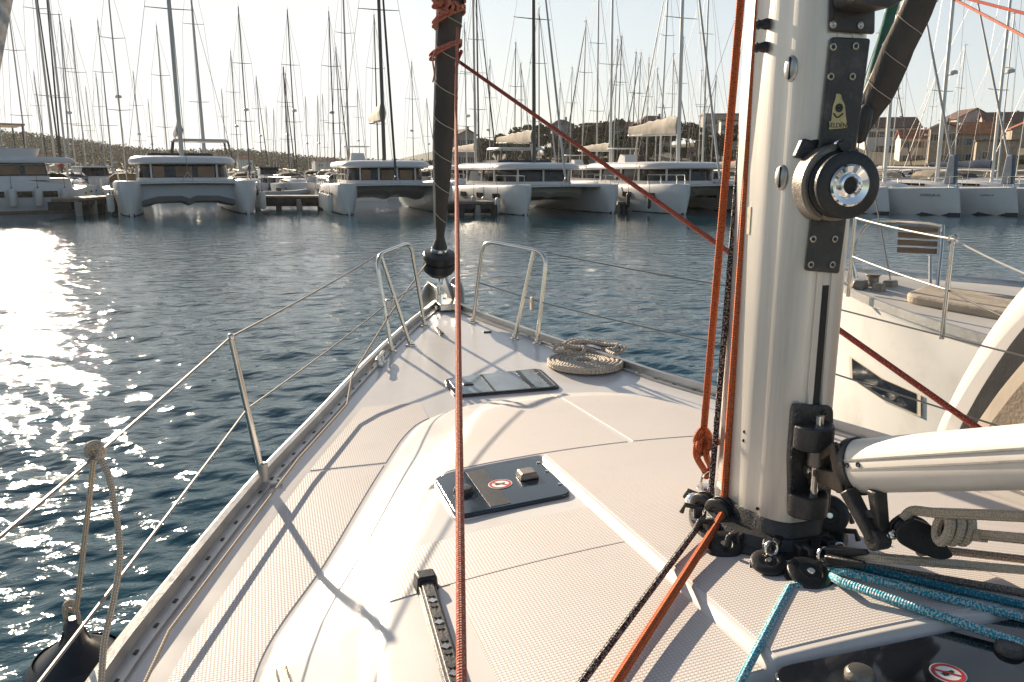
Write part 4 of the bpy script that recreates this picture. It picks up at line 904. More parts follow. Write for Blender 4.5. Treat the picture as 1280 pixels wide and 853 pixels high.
for sd, wf in ((-1, wp), (1, ws)):
    b = MB(); pr = [(-.03, 0), (-.03, .012), (0, .05), (.018, .045), (.018, -.02)]
    b.grid([[nbw(sd*(float(wf(s))+a), -s, nz(s)+c) for a, c in pr] for s in np.arange(.05, 13, .2)], closed=True); b.build('toe_rail', ALU, NB)
def nb_hit(px, py):
    r = ray(px, py)
    for i in range(4000):
        t = 2+i*.003; p = MNi @ (CAM+r*t); s = -p.y
        if 0 < s < 13 and p.z < nz(s)-.05:
            f = np.interp(nz(s)-p.z, [0, .06, .34, .8, 1.4], [1., .985, .975, .95, .9])
            if p.x > -float(wp(s))*f: return CAM+r*(t-.006)
    return None
b = MB(); poly = [nb_hit(*p) for p in ((1066, 448), (1104, 474), (1146, 492), (1146, 517), (1104, 499), (1067, 474))]
if all(poly):
    c = sum(poly, V())/6; b.add([c+(p-c)*1.12-V((.006, .002, 0)) for p in poly], [(0, 1, 2, 3, 4, 5)]); b.build('window_frame', CREAMC, NBH, smooth=False)
    b = MB(); n = V((-1, -.1, 0)).normalized()*.012
    b.add([p+n for p in poly]+[p for p in poly], [(0, 1, 2, 3, 4, 5)]+[(i, i+6, (i+1) % 6+6, (i+1) % 6) for i in range(6)]); b.build('hull_window', GLASSD, NBH, smooth=False)
b = MB(); a_ = nb_hit(1108, 500); c_ = nb_hit(1145, 545)
# rails and lifelines
def nbdeck(px, py):
    z = 1.5
    for _ in range(25):
        p = Zp(px, py, z); s = max(0, -(MNi @ p).y); z = nz(s)+.01
    return p
st_b = nbdeck(1177, 424); st_t = st_b+V((0, 0, .66))
b = MB(); b.tube([st_b, st_t], [.016, .014], 10); sN = b.build('stanchion', STEEL, NB)
b = MB(); tq = [st_t+vr*(.028*math.cos(q))+vu*(.028*math.sin(q)) for q in [2*PI*i/14 for i in range(14)]]; b.tube(tq, .007, 6, closed=True); b.build('stanchion_ring', STEEL, sN)
pb = nbdeck(1060, 371); pt_ = pb+V((0, 0, .64))
b = MB(); dN = 6.9
fr1 = [D(1070, 348, 6.9), D(1066, 314, 6.9), D(1087, 279, 7.0), D(1128, 277, 7.1), D(1172, 281, 7.1), D(1178, 292, 7.05), D(1171, 366, 6.75)]
b.tube(smoothpath(fr1, 6), .016, 8); b.tube([pb, pt_, D(1087, 279, 7.0)], .015, 8); b.tube([D(1066, 314, 6.9), D(1060, 352, 6.8)], .013, 8); b.tube([D(1163, 320, 7.0), D(1163, 366, 6.75)], .013, 8)
PU = b.build('bow_pulpit', STEEL, NB)
b = MB(); nn = (D(1122, 316, 7.05)-CAM).normalized()*.02
for t in (0, .27, .54, .78):
    qa, qb, qc, qd = D(1121, 316, 7.05), D(1171, 318, 7.0), D(1173, 284, 7.05), D(1123, 281, 7.1); poly = [qa.lerp(qd, t), qb.lerp(qc, t), qb.lerp(qc, t+.2), qa.lerp(qd, t+.2)]
    b.add(poly+[p+nn for p in poly], [(0, 1, 2, 3), (7, 6, 5, 4), (0, 4, 5, 1), (1, 5, 6, 2), (2, 6, 7, 3), (3, 7, 4, 0)])
b.build('pulpit_seat', paint('varnished_teak', (.24, .145, .075), .3, 0, .25, 5, stretch=(1, 1, 8), coat=.3), PU)
for k, (p0, p1, p2) in enumerate(((pt_, st_t, D(1300, 350, 4.6)), (pb.lerp(pt_, .52), st_b.lerp(st_t, .5), D(1300, 415, 4.6)))):
    b = MB(); b.tube(sagline(p0, p1, .01)+sagline(p1, p2, .01)[1:], .006, 6); b.build('lifeline', WIRE if k else paint('white_wire', (.7, .66, .6), .4), NB)
sp_ = [nbdeck(*p) for p in ((1128, 380), (1290, 412), (1320, 390), (1160, 368))]; b = MB(); slab(flat_quad(sp_, .12), .005, .085, b); b.build('sunpad', TAN, NB, bevel=.02)
b = MB()
for px, py, sz in ((1075, 362, .14), (1098, 366, .10), (1112, 362, .16)): q = nbdeck(px, py); b.box(q+V((0, 0, .04)), (sz, .1, .08), Matrix.Rotation(.5, 3, 'Z'), taper=(.8, .8))
b.lathe([(.08, 0), (.08, .03), (.05, .05), (.05, .1), (.07, .12)], nbdeck(1090, 360), n=16); b.build('windlass', CAST, NB, bevel=.008)
g0, g1 = D(1079, 158, 6.95), D(1152, -4, 6.35); gd = (g1-g0).normalized()
NG = sail_roll('furled_headsail', g0-gd*.1, gd, 12., lambda u: .05+.072*min(1, u/.35), COVER, NB)
b = MB(); x = gd.cross(V((0, 1, 0))).normalized(); y = gd.cross(x)
b.tube([g0-gd*.1+gd*(.2+i*.01)+(x*math.cos(-i*.01*2*PI/.27)+y*math.sin(-i*.01*2*PI/.27))*.127 for i in range(260)], .003, 5); b.build('lacing', CREAMC, NG)
b = MB(); b.tube([g0+gd*u-vr*.10 for u in np.arange(.0, 3, .1)], .028, 8); b.build('sunlit_edge', paint('sunlit_edge_beige', (.55, .46, .36)), NG)  # beige strip painted in for the lit edge of this roll too
b = MB(); b.lathe([(.03, -.16), (.062, -.13), (.068, 0), (.062, .12), (.03, .16)], D(1078, 155, 6.8), gd.lerp(V((0, 0, 1)), .5), 18); b.build('furler_drum', BLK, NB)
b = MB(); s0, s1 = D(1076, 150, 7.15), D(1118, -2, 6.75); sd_ = (s1-s0).normalized()
b.tube([s0-sd_*.1+sd_*u for u in np.arange(0, 11, .12)], [.03+.018*min(1, u/.3) for u in np.arange(0, 11, .12)], 10); b.build('green_sail_roll', GREEN, NB)
b = MB(); b.tube([g0-gd*.05, nbw(0, -.08, 1.7)], .006, 6); b.tube([s0, nbw(0, -.6, 1.7)], .006, 6); b.build('forestay', WIRE, NB)
mb_ = nbw(0, -5.2, 1.6); b = MB(); b.tube([mb_, mb_+V((0, 0, 15.5))], [.1, .085], 16); b.build('mast', MASTM, NB)
b = MB(); P = []
for s, h in ((2.6, .02), (3.0, .22), (4, .34), (5.5, .42), (8.5, .48), (8.6, .05)): w_ = (float(wp(s))+float(ws(s)))/2-.55; P.append([nbw(w_*a, -s, nz(s)+c*h) for a, c in ((-1, 0), (-.86, .8), (-.6, 1), (0, 1.06), (.6, 1), (.86, .8), (1, 0))])
b.grid(P); b.build('coachroof', GEL, NB)
for nm, col, a_, c_, lb in (('rope', R_RED, D(1183, -8, 6.2), D(1300, 22, 4.8), 'dark red sheet slanting from the green striped furled sail above its paler twin'), ('rope', R_CORAL, D(1183, -6, 6.2), D(1300, 56, 4.8), 'pale coral sheet slanting from the green striped furled sail below its darker twin')):
    rope(lb, [g0+gd*1.3, a_, c_, ext(a_, c_, 2)], .010, col)

# inflatable board lashed on edge outside the starboard lifelines
BX = 3.05
BRD = thing('paddle_board', 'white inflatable paddle board with black stripe and brown pad, standing on edge', 'paddle board', (BX, 2.6, 1.3))
def bo(*pp): return [(p.y, p.z) for p in (Xp(px, py, BX) for px, py in pp)]
outer = [(2.60, 1.15), (2.80, 1.16), (2.93, 1.25), (2.965, 1.42), (2.945, 1.62), (2.905, 1.82), (2.85, 2.02), (2.77, 2.20), (2.64, 2.35), (2.4, 2.42), (1.0, 2.42), (.2, 2.3), (.0, 2.0), (.0, 1.6), (.2, 1.22), (1.0, 1.15)]
outer = [(a-.13-.20*max(0, c-1.42), c) for a, c in outer]
outer = [tuple(p) for p in smoothpath([V((a, c, 0)) for a, c in outer], 4)]; outer = [(a, c) for a, c, _ in outer]
oc = V((1.5, 1.7)); 
def inset(f, dx=0): return [(a-dx*(1 if a > 1.5 else -1), 1.8+(c-1.8)*f) for a, c in outer]
def board_sheet(poly, x0, x1, nm, m, bev):
    b = MB(); b.prism(poly, (0, 0, 0), (0, 1, 0), (0, 0, 1), x0, x1); return b.build(nm, m, BRD, bevel=bev)
b = MB(); lay = [(.0, BX-.02), (.07, BX-.09), (.10, BX), (.07, BX+.09), (.0, BX+.1)]; P = []
for f, x in ((.80, BX-.15), (.95, BX-.14), (.99, BX-.11), (1., BX-.05), (1., BX+.02), (.96, BX+.06), (.8, BX+.07)): P.append([(x, a-(1-f)*.42*(1 if a > 1.5 else -1), 1.8+(c-1.8)*f) for a, c in outer])
b.grid(P, closed=True); b.add(P[0], [tuple(range(len(outer)))]); b.add(P[-1], [tuple(range(len(outer)-1, -1, -1))]); b.build('body', GEL, BRD, angle=60)
board_sheet(inset(.88, .15), BX-.160, BX-.150, 'edge_stripe', BLK, .003)
board_sheet(inset(.70, .245), BX-.166, BX-.159, 'pad_border', CREAMC, .003)
board_sheet(inset(.66, .31), BX-.171, BX-.164, 'deck_pad', paint('brown_pad', (.21, .165, .12), .7, 0, .2, 7, bump=.4, bscale=60), BRD and .002)
# ------------------------------------------------------------------ moored boats across the water
HEAD = PI+rad(8)
BW = paint('boat_white', (.66, .63, .60), .3, 0, .05, .6, dirt=(.55, .5, .44, .4), dscale=.9)
BSHADE = paint('boat_white_shaded', (.42, .43, .45), .3, 0, .05, .6, dirt=(.42, .41, .4, .4), dscale=.9)  # boat white greyed to carry the shade on bridge decks
ANTI = paint('antifouling', (.03, .035, .045), .6)
WIN = paint('tinted_window', (.014, .012, .011), .08, 0, .5, .9, spec=.4)
CURT = paint('curtain_brown', (.26, .15, .085), .5, 0, .35, 1.1)
MASTF = paint('weathered_mast', (.48, .44, .40), .4, .4, .1, 1); MASTD = paint('dark_mast', (.10, .09, .085), .45, .3, .15, 1); MASTW = paint('pale_mast', (.72, .68, .62), .4, .2, .08, 1)  # far masts: dark tone carries backlight, pale tone carries sun
WIREF = paint('rigging_wire', (.20, .18, .165), .4, .7)
NAVY = paint('navy_canvas', (.03, .05, .09), .8, 0, .2, 3); FEND = paint('white_fender', (.66, .62, .56), .45, 0, .1, 4, dirt=(.4, .36, .3, .5)); FBLUE = paint('dark_fender', (.03, .035, .05), .5)
TEAK = paint('dock_wood', (.20, .15, .105), .75, 0, .3, 2.5, bump=.4, bscale=20); CONC = paint('dock_concrete', (.30, .275, .24), .85, 0, .2, 1.2, bump=.3, bscale=14); PILE = paint('dark_pile', (.05, .042, .035), .8, 0, .3, 3)
def oval(hw, yf, yr, rf, z, n=8, ins=0.):
    return [(x, y, z) for x, y in rounded([(-hw+ins, yr+ins), (hw-ins, yr+ins), (hw-ins, yf-ins), (-hw+ins, yf-ins)], rf, n)]
def vrounded(hw, yf, yr, rf, rr, n=8):
    out = []
    for (x, y, r) in ((-hw, yr, rr), (hw, yr, rr), (hw, yf, rf), (-hw, yf, rf)): out.append((x, y, r))
    res = []; k = 4
    for i in range(k):
        p = V(out[i][:2]); a = V(out[i-1][:2]); c = V(out[(i+1) % k][:2]); r = out[i][2]; s, e = p+(a-p).normalized()*r, p+(c-p).normalized()*r
        for j in range(n+1): t = j/n; res.append(tuple(s*(1-t)**2+p*2*t*(1-t)+e*t*t))
    return res
def ringstack(b, rings, cap=True, m=0):
    n = len(rings[0]); b.grid(rings, closed=True, m=m)
    if cap: b.add(rings[0], [tuple(range(n-1, -1, -1))], m=m); b.add(rings[-1], [tuple(range(n))], m=m)
def lift(poly, z, f=1., c=(0, 0), dy=0): return [(c[0]+(x-c[0])*f, c[1]+(y-c[1])*f+dy, z) for x, y in poly]
def mast_set(root, x, y, z0, h, r, mt, boom_len=5., boom_z=1.2, bag=None, spreaders=2, stay_y=None, stay_z=1.6, furl=None, bag_h=.55, back_y=None, shroud=1.6, name_bag='sail_cover', sw=1.0):
    b = MB(); b.tube([(x, y, z0), (x, y-.02*h, z0+h)], [r, r*.75], 10); ms = b.build('mast', mt, root, world=False)
    b = MB(); n = 0
    for k in range(spreaders):
        f = (k+1)/(spreaders+1)+.02; zz = z0+h*f; yy = y-.02*h*f
        for s_ in (-1, 1): b.tube([(x, yy, zz), (x+s_*sw, yy-.18, zz+.06)], [.035, .022], 6)
    if spreaders: b.build('spreader', mt, ms, world=False)
    b = MB(); zt = z0+h; b.tube([(x, y-.02*h, zt), (x, y-.02*h, zt+.45)], .012, 5); b.box((x, y-.02*h+.1, zt+.04), (.06, .5, .05)); b.build('masthead', MASTD, ms, world=False)
    if stay_y is not None:
        if furl:
            b = MB(); a, c = V((x, stay_y, stay_z)), V((x, y-.02*h+.1, zt*.96)); k = 24; b.tube([a.lerp(c, i/k) for i in range(k+1)], [.045]+[.07]*10+[.068-.003*i for i in range(14)], 8); b.build('furled_headsail', furl, root, world=False)
        b = MB(); b.tube([(x, stay_y, stay_z), (x, y-.02*h+.1, zt*.965)], .016, 5)
        if back_y is not None: b.tube([(x, back_y, stay_z), (x, y-.02*h-.1, zt)], .014, 5)
        for s_ in (-1, 1):
            zz = z0+h*((spreaders)/(spreaders+1)+.02) if spreaders else zt*.7
            b.tube([(x+s_*shroud, y-.3, stay_z), (x+s_*sw, y-.2, zz), (x, y-.02*h, zt*.98)], .012, 5)
        b.build('rigging', WIREF, root, world=False)
    if back_y is not None:
        rg = random.Random(int(h*131+y*17)); q_ = rg.random()
        if q_ < .35: b = MB(); zz = z0+h*.42; b.lathe([(.10, -.12), (.24, -.10), (.25, .05), (.18, .12)], (x, y+.35, zz), n=12); b.box((x, y+.17, zz-.14), (.12, .3, .04)); b.build('radar', BW, ms, world=False)
        if q_ > .72: b = MB(); zz = stay_z+1.5; b.add([(x+.9, back_y+.2, zz), (x+1.5, back_y+.1, zz-.12), (x+1.55, back_y+.1, zz+.3), (x+.9, back_y+.2, zz+.4)], [(0, 1, 2, 3)]); b.tube([(x+.9, back_y+.2, stay_z-.3), (x+.9, back_y+.2, zz+.5)], .02, 5, m=1); b.build('flag', [RED, WIREF], root, world=False)
    if boom_len:
        b = MB(); b.tube([(x, y-.15, z0+boom_z), (x, y-boom_len, z0+boom_z+.12)], [.10, .09], 8); b.build('boom', mt, root, world=False)
    if bag:
        b = MB(); P = []
        rng = random.Random(int(h*97+boom_len*31))
        for i in range(13):
            t = i/12; yy = y-.1-(boom_len-.2)*t; zz = z0+boom_z+.08+.12*t; hh = bag_h*(1.0-.55*t)*(1+.10*rng.uniform(-1, 1)); ww = .20*(1-.35*t)*(1+.15*rng.uniform(-1, 1))
            P.append([(x-ww*.7, yy, zz-.06), (x-ww, yy, zz+hh*.35), (x-ww*.55, yy, zz+hh*.9), (x, yy, zz+hh), (x+ww*.55, yy, zz+hh*.9), (x+ww, yy, zz+hh*.35), (x+ww*.7, yy, zz-.06)])
        b.grid(P); b.add(P[0], [tuple(range(7))]); b.add(P[-1], [tuple(range(6, -1, -1))]); b.build(name_bag, bag, root, world=False)
    return ms

def catamaran(label, px, py, S=1.1, head=HEAD, nacelle=4.7, nac_z=.95, nac_m=None, zs=.9, bim_x=0., bimini=False, mast_h=17., mast_m=None, bag=None, furl=None, mullions=4, curtain=0., bag_h=.8, roof_over=.35, dark_under=False, boom_up=1.4, mast_x=0):
    p = Zp(px, py, 0); hd = V((-math.sin(head), math.cos(head), 0)); loc = p-hd*6*S
    r = thing('catamaran', label, 'catamaran', loc, head); r.scale = (S, S, S*zs); MR[r] = MR[r] @ Matrix.Diagonal((S, S, S*zs, 1))
    # hulls
    for sgn in (-1, 1):
        b = MB(); cx = 2.85*sgn; P = []
        for y, wd, ww, zd in ((6.05, .05, .02, 1.82), (6.0, .24, .06, 1.84), (5.75, .44, .16, 1.85), (5.2, .58, .30, 1.85), (4.2, .72, .44, 1.84), (2.5, .80, .55, 1.80), (0, .82, .58, 1.75), (-3.5, .80, .56, 1.62), (-5.2, .76, .52, 1.1), (-6.2, .70, .5, .6)):
            L_ = [(0, zd+.02), (.9, zd), (1., zd-.10), (.98, zd*.62)]; row = []
            rows = [(-1*wd*.88, zd), (-wd, zd-.1), (-wd*.97, zd*.6), (-(wd*.3+ww*.7), .18), (-ww, 0), (-ww*.6, -.35), (ww*.6, -.35), (ww, 0), (wd*.3+ww*.7, .18), (wd*.97, zd*.6), (wd, zd-.1), (wd*.88, zd)]
            P.append([(cx+a, y-(.08*(1-c/1.8) if y > 5.9 else 0), c) for a, c in rows])
        b.grid(P, closed=True); b.add(P[0], [tuple(range(12))]); b.add(P[-1], [tuple(range(11, -1, -1))]); h = b.build('hull', BW, r, world=False, angle=55)
        b = MB(); P = []
        for y, ww in ((6.0, .10), (5.75, .19), (5.2, .33), (4.2, .47), (2.5, .57), (0, .60), (-3.5, .58), (-5.2, .54)): P.append([(cx-ww, y-.06, .12), (cx-ww*1.0, y-.06, -.1), (cx+ww*1.0, y-.06, -.1), (cx+ww, y-.06, .12)])
        b.grid(P); b.build('waterline_stripe', ANTI, h, world=False)
        b = MB()
        for yy in (3.6, 1.2, -1.5): b.box((cx+sgn*.80, yy, 1.12), (.06, .9, .30))
        b.build('hull_window', WIN, h, world=False)
    # bridge deck, beam and foredeck
    b = MB(); P = []
    for y, zb, zt in ((nacelle, nac_z+.35, 1.74), (nacelle-.35, nac_z+.05, 1.76), (nacelle-1.4, nac_z-.1, 1.78), (0, .8, 1.78), (-5, .8, 1.6)):
        P.append([(-2.4, y, zt), (-2.4, y, zb-.25), (-1.5, y, zb), (-.35, y, zb+.02), (0, y, zb-.14), (.35, y, zb+.02), (1.5, y, zb), (2.4, y, zb-.25), (2.4, y, zt)])
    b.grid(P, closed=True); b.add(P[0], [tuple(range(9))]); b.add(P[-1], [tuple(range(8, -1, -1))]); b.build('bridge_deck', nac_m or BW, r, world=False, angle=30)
    b = MB(); b.tube([(-2.6, 5.25, 1.70), (0, 5.3, 1.74), (2.6, 5.25, 1.70)], .10, 10); b.tube([(0, 5.3, 1.74), (0, 5.1, 2.05)], .03, 6); b.tube([(-.35, 5.3, 1.74), (0, 5.3, 2.3)], .025, 6); b.tube([(.35, 5.3, 1.74), (0, 5.3, 2.3)], .025, 6); b.build('cross_beam', ALU, r, world=False)
    b = MB(); b.box((0, (nacelle+5.2)/2, 1.765), (4.5, max(.2, 5.2-nacelle), .02)); b.build('trampoline', paint('trampoline_net', (.10, .095, .09), .8), r, world=False)
    # saloon
    base = vrounded(2.45, 2.5, -4.3, 1.5, .3); c0 = (0, -1.2)
    b = MB(); ringstack(b, [lift(base, 1.70), lift(base, 1.98, .995, c0)]); 
    for k in range(mullions):
        t = -1.7+3.4*k/max(1, mullions-1); b.box((t, 2.46-.0*abs(t), 2.38), (.09, .08, .86), Matrix.Rotation(0, 3, 'X'))
    for s_ in (-1, 1):
        for yy in (.6, -1.4, -3.9): b.box((s_*2.43, yy, 2.38), (.06, .16, .86))
    b.build('saloon', BW, r, world=False)
    b = MB(); ringstack(b, [lift(base, 1.96, .985, c0), lift(base, 2.78, .955, c0)], m=0); wb = b.build('window_band', WIN, r, world=False)
    if curtain:
        b = MB(); 
        for x0, x1 in ((-1.62, -.65), (-.45, .5), (1.0, 1.65)): b.box(((x0+x1)/2, 2.425, 2.32), ((x1-x0)*curtain, .02, .62))
        b.build('curtain', CURT, wb, world=False)
    rf = vrounded(2.45+roof_over, 2.5+roof_over*1.4, -5.4, 1.6, .5); c1 = (0, -1.4)
    b = MB(); ringstack(b, [lift(rf, 2.76, .97, c1), lift(rf, 2.84, 1., c1), lift(rf, 3.0, .995, c1), lift(rf, 3.14, .95, c1), lift(rf, 3.22, .86, c1), lift(rf, 3.25, .6, c1)]); b.build('roof', BW, r, world=False, angle=50)
    for s_ in (-1, 1):
        b = MB()
        yy0 = [5.7, 4.2, 2.9]; top_ = []
        for yy in yy0: b.tube([(s_*3.3, yy, 1.8), (s_*3.35, yy, 2.4)], .018, 5)
        b.tube([(s_*2.95, 5.9, 2.4), (s_*3.35, 5.7, 2.4), (s_*3.35, 4.2, 2.4), (s_*3.35, 2.9, 2.4)], .018, 5); b.tube([(s_*2.9, 5.9, 1.82), (s_*2.95, 5.9, 2.4)], .018, 5); b.build('pulpit_rail', STEEL, r, world=False)
    if bimini:
        b = MB(); bm = [(x+bim_x, y) for x, y in vrounded(1.6, -.2, -2.8, .6, .4)]; ringstack(b, [lift(bm, 4.14, .98, (bim_x, -1.5)), lift(bm, 4.19, 1, (bim_x, -1.5)), lift(bm, 4.30, .95, (bim_x, -1.5))]); bi = b.build('hardtop', BW, r, world=False)
        b = MB()
        for x, y in ((-1.6, -.35), (1.6, -.35), (-1.6, -2.6), (1.6, -2.6)): b.tube([(x*1.02+bim_x, y+.1, 3.2), (x*.93+bim_x, y, 4.16)], .05, 6)
        b.build('hardtop_post', MASTD, r, world=False)
        b = MB(); ringstack(b, [lift(vrounded(1.85, .3, -3, .6, .4), 3.2, 1), lift(vrounded(1.8, .2, -3, .6, .4), 3.42, 1)]); b.build('flybridge_coaming', NAVY if dark_under else BLKG, r, world=False)
    else:
        b = MB(); b.box((1.2, -2.6, 3.5), (1.0, .9, .55), taper=(.8, .7)); b.tube([(.5, -3.4, 3.2), (.5, -3.4, 4.2), (1.9, -3.4, 4.2), (1.9, -3.4, 3.2)], .03, 6); b.box((1.2, -3.2, 4.22), (1.7, 1.2, .06)); b.build('helm_station', BW, r, world=False, bevel=.04)
    mast_set(r, mast_x, 1.2, 3.2, mast_h, .125, mast_m or MASTF, 5.6, boom_up, bag, 1, 5.3, 2.0, furl, bag_h, None, 3.0, sw=1.25)
    return r, loc
OW = lambda r, *p: MR[r] @ V(p)
FCOUNT = 0
def fender(world, label, group, mt=None, h=.75, rr=.14, wall=None):
    o = thing('fender', label, 'fender', world, 0, group); b = MB()
    b.lathe([(.03, h/2+.04), (.05, h/2), (rr*.8, h/2-.05), (rr, h/2-.14), (rr, -h/2+.14), (rr*.8, -h/2+.05), (.05, -h/2), (.03, -h/2-.03)], (0, 0, 0), n=12); b.build('body', mt or FEND, o, world=False)
    b = MB(); b.lathe([(.052, h/2-.02), (.055, h/2+.02), (.03, h/2+.06), (.012, h/2+.10)], (0, 0, 0), n=8); b.tube([(0, 0, h/2+.05), (.0, .02, h/2+.75)], .014, 5); b.build('lanyard', FBLUE, o, world=False); return o

C1, _ = catamaran('pale grey catamaran facing the camera squarely, small hardtop over its brown tinted windows', 240, 269, 1.14, zs=.95, bim_x=-1.2, nacelle=5.0, nac_z=.65, nac_m=BSHADE, bimini=True, mast_h=16, mast_m=MASTF, bag=NAVY, mullions=2, curtain=.9, boom_up=1.2)
C2, _ = catamaran('grey white catamaran partly behind the furled sail, with beige sail bag and curtained windows', 499, 268, 1.04, head=HEAD-rad(7), zs=.96, nacelle=3.0, nac_z=1.0, nac_m=BSHADE, mast_h=18, mast_m=MASTD, bag=CREAMC, furl=COVER, mullions=4, curtain=.8, bag_h=1.1, boom_up=2.6)
C3, _ = catamaran('white catamaran with sunlit flank and hardtop behind the diagonal red rope', 714, 268, 1.06, nacelle=3.4, nac_z=.95, bimini=True, mast_h=18, mast_m=MASTD, bag=CREAMC, furl=MASTF, mullions=3, dark_under=True)
C4, _ = catamaran('white catamaran with tall cream sail bag, its bow behind the orange halyards', 908, 267, 1.08, nacelle=3.2, nac_z=1.0, mast_h=18, mast_m=MASTW, bag=CREAMC, furl=MASTF, mullions=3, bag_h=1.2, boom_up=1.9)
C5, _ = catamaran('white catamaran set back from the row, behind the thin coral sheet', 622, 250, 1.05, nacelle=3, mast_h=17, mast_m=MASTF, bag=CREAMC, mullions=2, bag_h=.7)
C6, _ = catamaran('white catamaran half hidden between the two sunlit front ones beyond the red rope', 800, 251, 1.05, nacelle=3, mast_h=18, mast_m=MASTW, bag=CREAMC, mullions=2, bag_h=.7)
def hang_fenders(cat, txt, side, ys, z, grp, mt=None, **k):
    nm = ['bow-most', 'second', 'third', 'fourth', 'fifth', 'sixth']
    for i, y in enumerate(ys): fender(OW(cat, side*3.80, y, z), f'white fender hung on {txt}, {nm[i]} of {len(ys)}'.replace('white', 'dark' if mt is FBLUE else 'white'), grp, mt, **k)
G_ = 'fenders hung along the moored boats'
hang_fenders(C1, 'the outer flank of the grey hardtop catamaran', -1, (4.6, 3.4, 2.0), .7, G_, h=1.1, rr=.2)
hang_fenders(C1, 'the dock flank of the grey hardtop catamaran', 1, (4.4,), .65, G_, h=1.1, rr=.2)
hang_fenders(C2, 'the catamaran partly behind the furled sail', 1, (4.6, 3.2, 1.9, .5, -1.2), .65, G_, h=1.05, rr=.19)
hang_fenders(C3, 'the catamaran behind the red rope', 1, (4.2, 2.2, .6), .55, G_, h=.95, rr=.16)
hang_fenders(C4, 'the tall bag catamaran by the halyards', 1, (3.8, 1.6, -.4), .75, G_, FBLUE, h=.9, rr=.12)

# monohulls: one template per hull style, every boat an object tree of its own
def mono_mesh(r, L=13., B=4.1, fb=1.25, mt=None, stripe=None, cabin=True, reverse=.35):
    mt = mt or BW; b = MB(); P = []
    for t in (0, .012, .03, .07, .13, .22, .35, .5, .7, .85, 1.):
        y = L*(.5-t); w = B/2*(1-(1-min(1, t/.42))**2.1)*(1-.14*max(0, (t-.5)/.5)) if t > 0 else .03; w = max(w, .03); z = fb+.22*(1-t)**2
        rk = reverse*max(0, 1-t/.12)
        P.append([(-w, y-rk, z), (-w*.985, y-rk*.6, z*.7), (-w*.93, y-rk*.2, z*.3), (-w*.84, y, 0), (-w*.4, y, -.4), (w*.4, y, -.4), (w*.84, y, 0), (w*.93, y-rk*.2, z*.3), (w*.985, y-rk*.6, z*.7), (w, y-rk, z), (0, y-rk, z+.06)])
    b.grid(P, closed=True); b.add(P[0], [tuple(range(11))]); b.add(P[-1], [tuple(range(10, -1, -1))]); h = b.build('hull', mt, r, world=False, angle=35)
    b = MB()
    for s_ in (-1, 1):
        for y, w_ in ((L*.22, .55), (L*.02, 1.0)):
            t = .5-y/L; wx = B/2*(1-(1-min(1, t/.42))**2.1)*.985; b.box((s_*wx, y, fb*.66), (.06, w_, .16))
    b.build('hull_window', WIN, h, world=False)
    b = MB(); P = []
    for t in (0.0, .03, .13, .35, .6, .9, 1.): 
        y = L*(.5-t); w = max(.03, B/2*(1-(1-min(1, max(t, .002)/.42))**2.1))*.86*(1-.14*max(0, (t-.5)/.5))+.012; P.append([(-w, y, .16), (-w, y, -.1), (w, y, -.1), (w, y, .16)])
    b.grid(P); b.build('waterline_stripe', stripe or ANTI, h, world=False)
    if cabin:
        b = MB(); P = []
        for y, w, z in ((L*.22, .5, .04), (L*.19, .75, .26), (L*.08, 1.15, .42), (-L*.1, 1.3, .5), (-L*.16, 1.3, .5), (-L*.165, 1.2, .05)): P.append([(-w, y, fb), (-w*.92, y, fb+.06+z*.7), (-w*.72, y, fb+.08+z), (0, y, fb+.12+z), (w*.72, y, fb+.08+z), (w*.92, y, fb+.06+z*.7), (w, y, fb)])
        b.grid(P); b.add(P[-1], [tuple(range(7))]); ca = b.build('cabin', mt, r, world=False)
        b = MB(); 
        for s_ in (-1, 1): b.bar((s_*1.1, L*.1, fb+.30), (s_*1.25, -L*.08, fb+.36), .06, .14)
        b.build('cabin_window', WIN, ca, world=False)
        b = MB(); P = []
        for y, w, z in ((-L*.13, 1.15, .5), (-L*.15, 1.2, 1.0), (-L*.2, 1.25, 1.15), (-L*.25, 1.25, 1.12)): P.append([(-w, y, fb+.1), (-w, y, fb+z*.75), (-w*.7, y, fb+z), (0, y, fb+z+.06), (w*.7, y, fb+z), (w, y, fb+z*.75), (w, y, fb+.1)])
        b.grid(P); b.build('sprayhood', random.choice([COVER, TAN, NAVY]), r, world=False)
    b = MB()
    for s_ in (-1, 1):
        pts = [(s_*.1, L*.5-.35, fb+.85), (s_*.55, L*.46, fb+.85), (s_*1.25, L*.36, fb+.75)]
        b.tube(pts, .018, 5); b.tube([(s_*.55, L*.46, fb+.2), pts[1]], .016, 5); b.tube([(s_*1.25, L*.36, fb+.1), pts[2], (s_*1.9, 0, fb+.68), (s_*1.85, -L*.42, fb+.68)], .013, 5)
        for yy in (.18, 0, -.18, -.36): b.tube([(s_*1.85, L*yy, fb), (s_*1.88, L*yy, fb+.68)], .013, 5)
    b.build('guard_rail', STEEL, r, world=False)
    return h
def monohull(label, loc, head, L=13., B=4.1, fb=1.25, mast_h=16., mast_m=None, bag=None, furl=None, spreaders=2, group=None, boom=True, r_m=.10, hull_m=None, bag_h=.5, sw=1.0, name='sailboat', cat='sailboat'):
    r = thing(name, label, cat, loc, head, group); mono_mesh(r, L, B, fb, hull_m)
    mast_set(r, 0, L*.10, fb+.3, mast_h-fb-.3, r_m, mast_m or MASTF, 4.6 if boom else 0, 1.0, bag, spreaders, L*.47, fb+.15, furl, bag_h, -L*.48, B*.44, sw=sw); return r
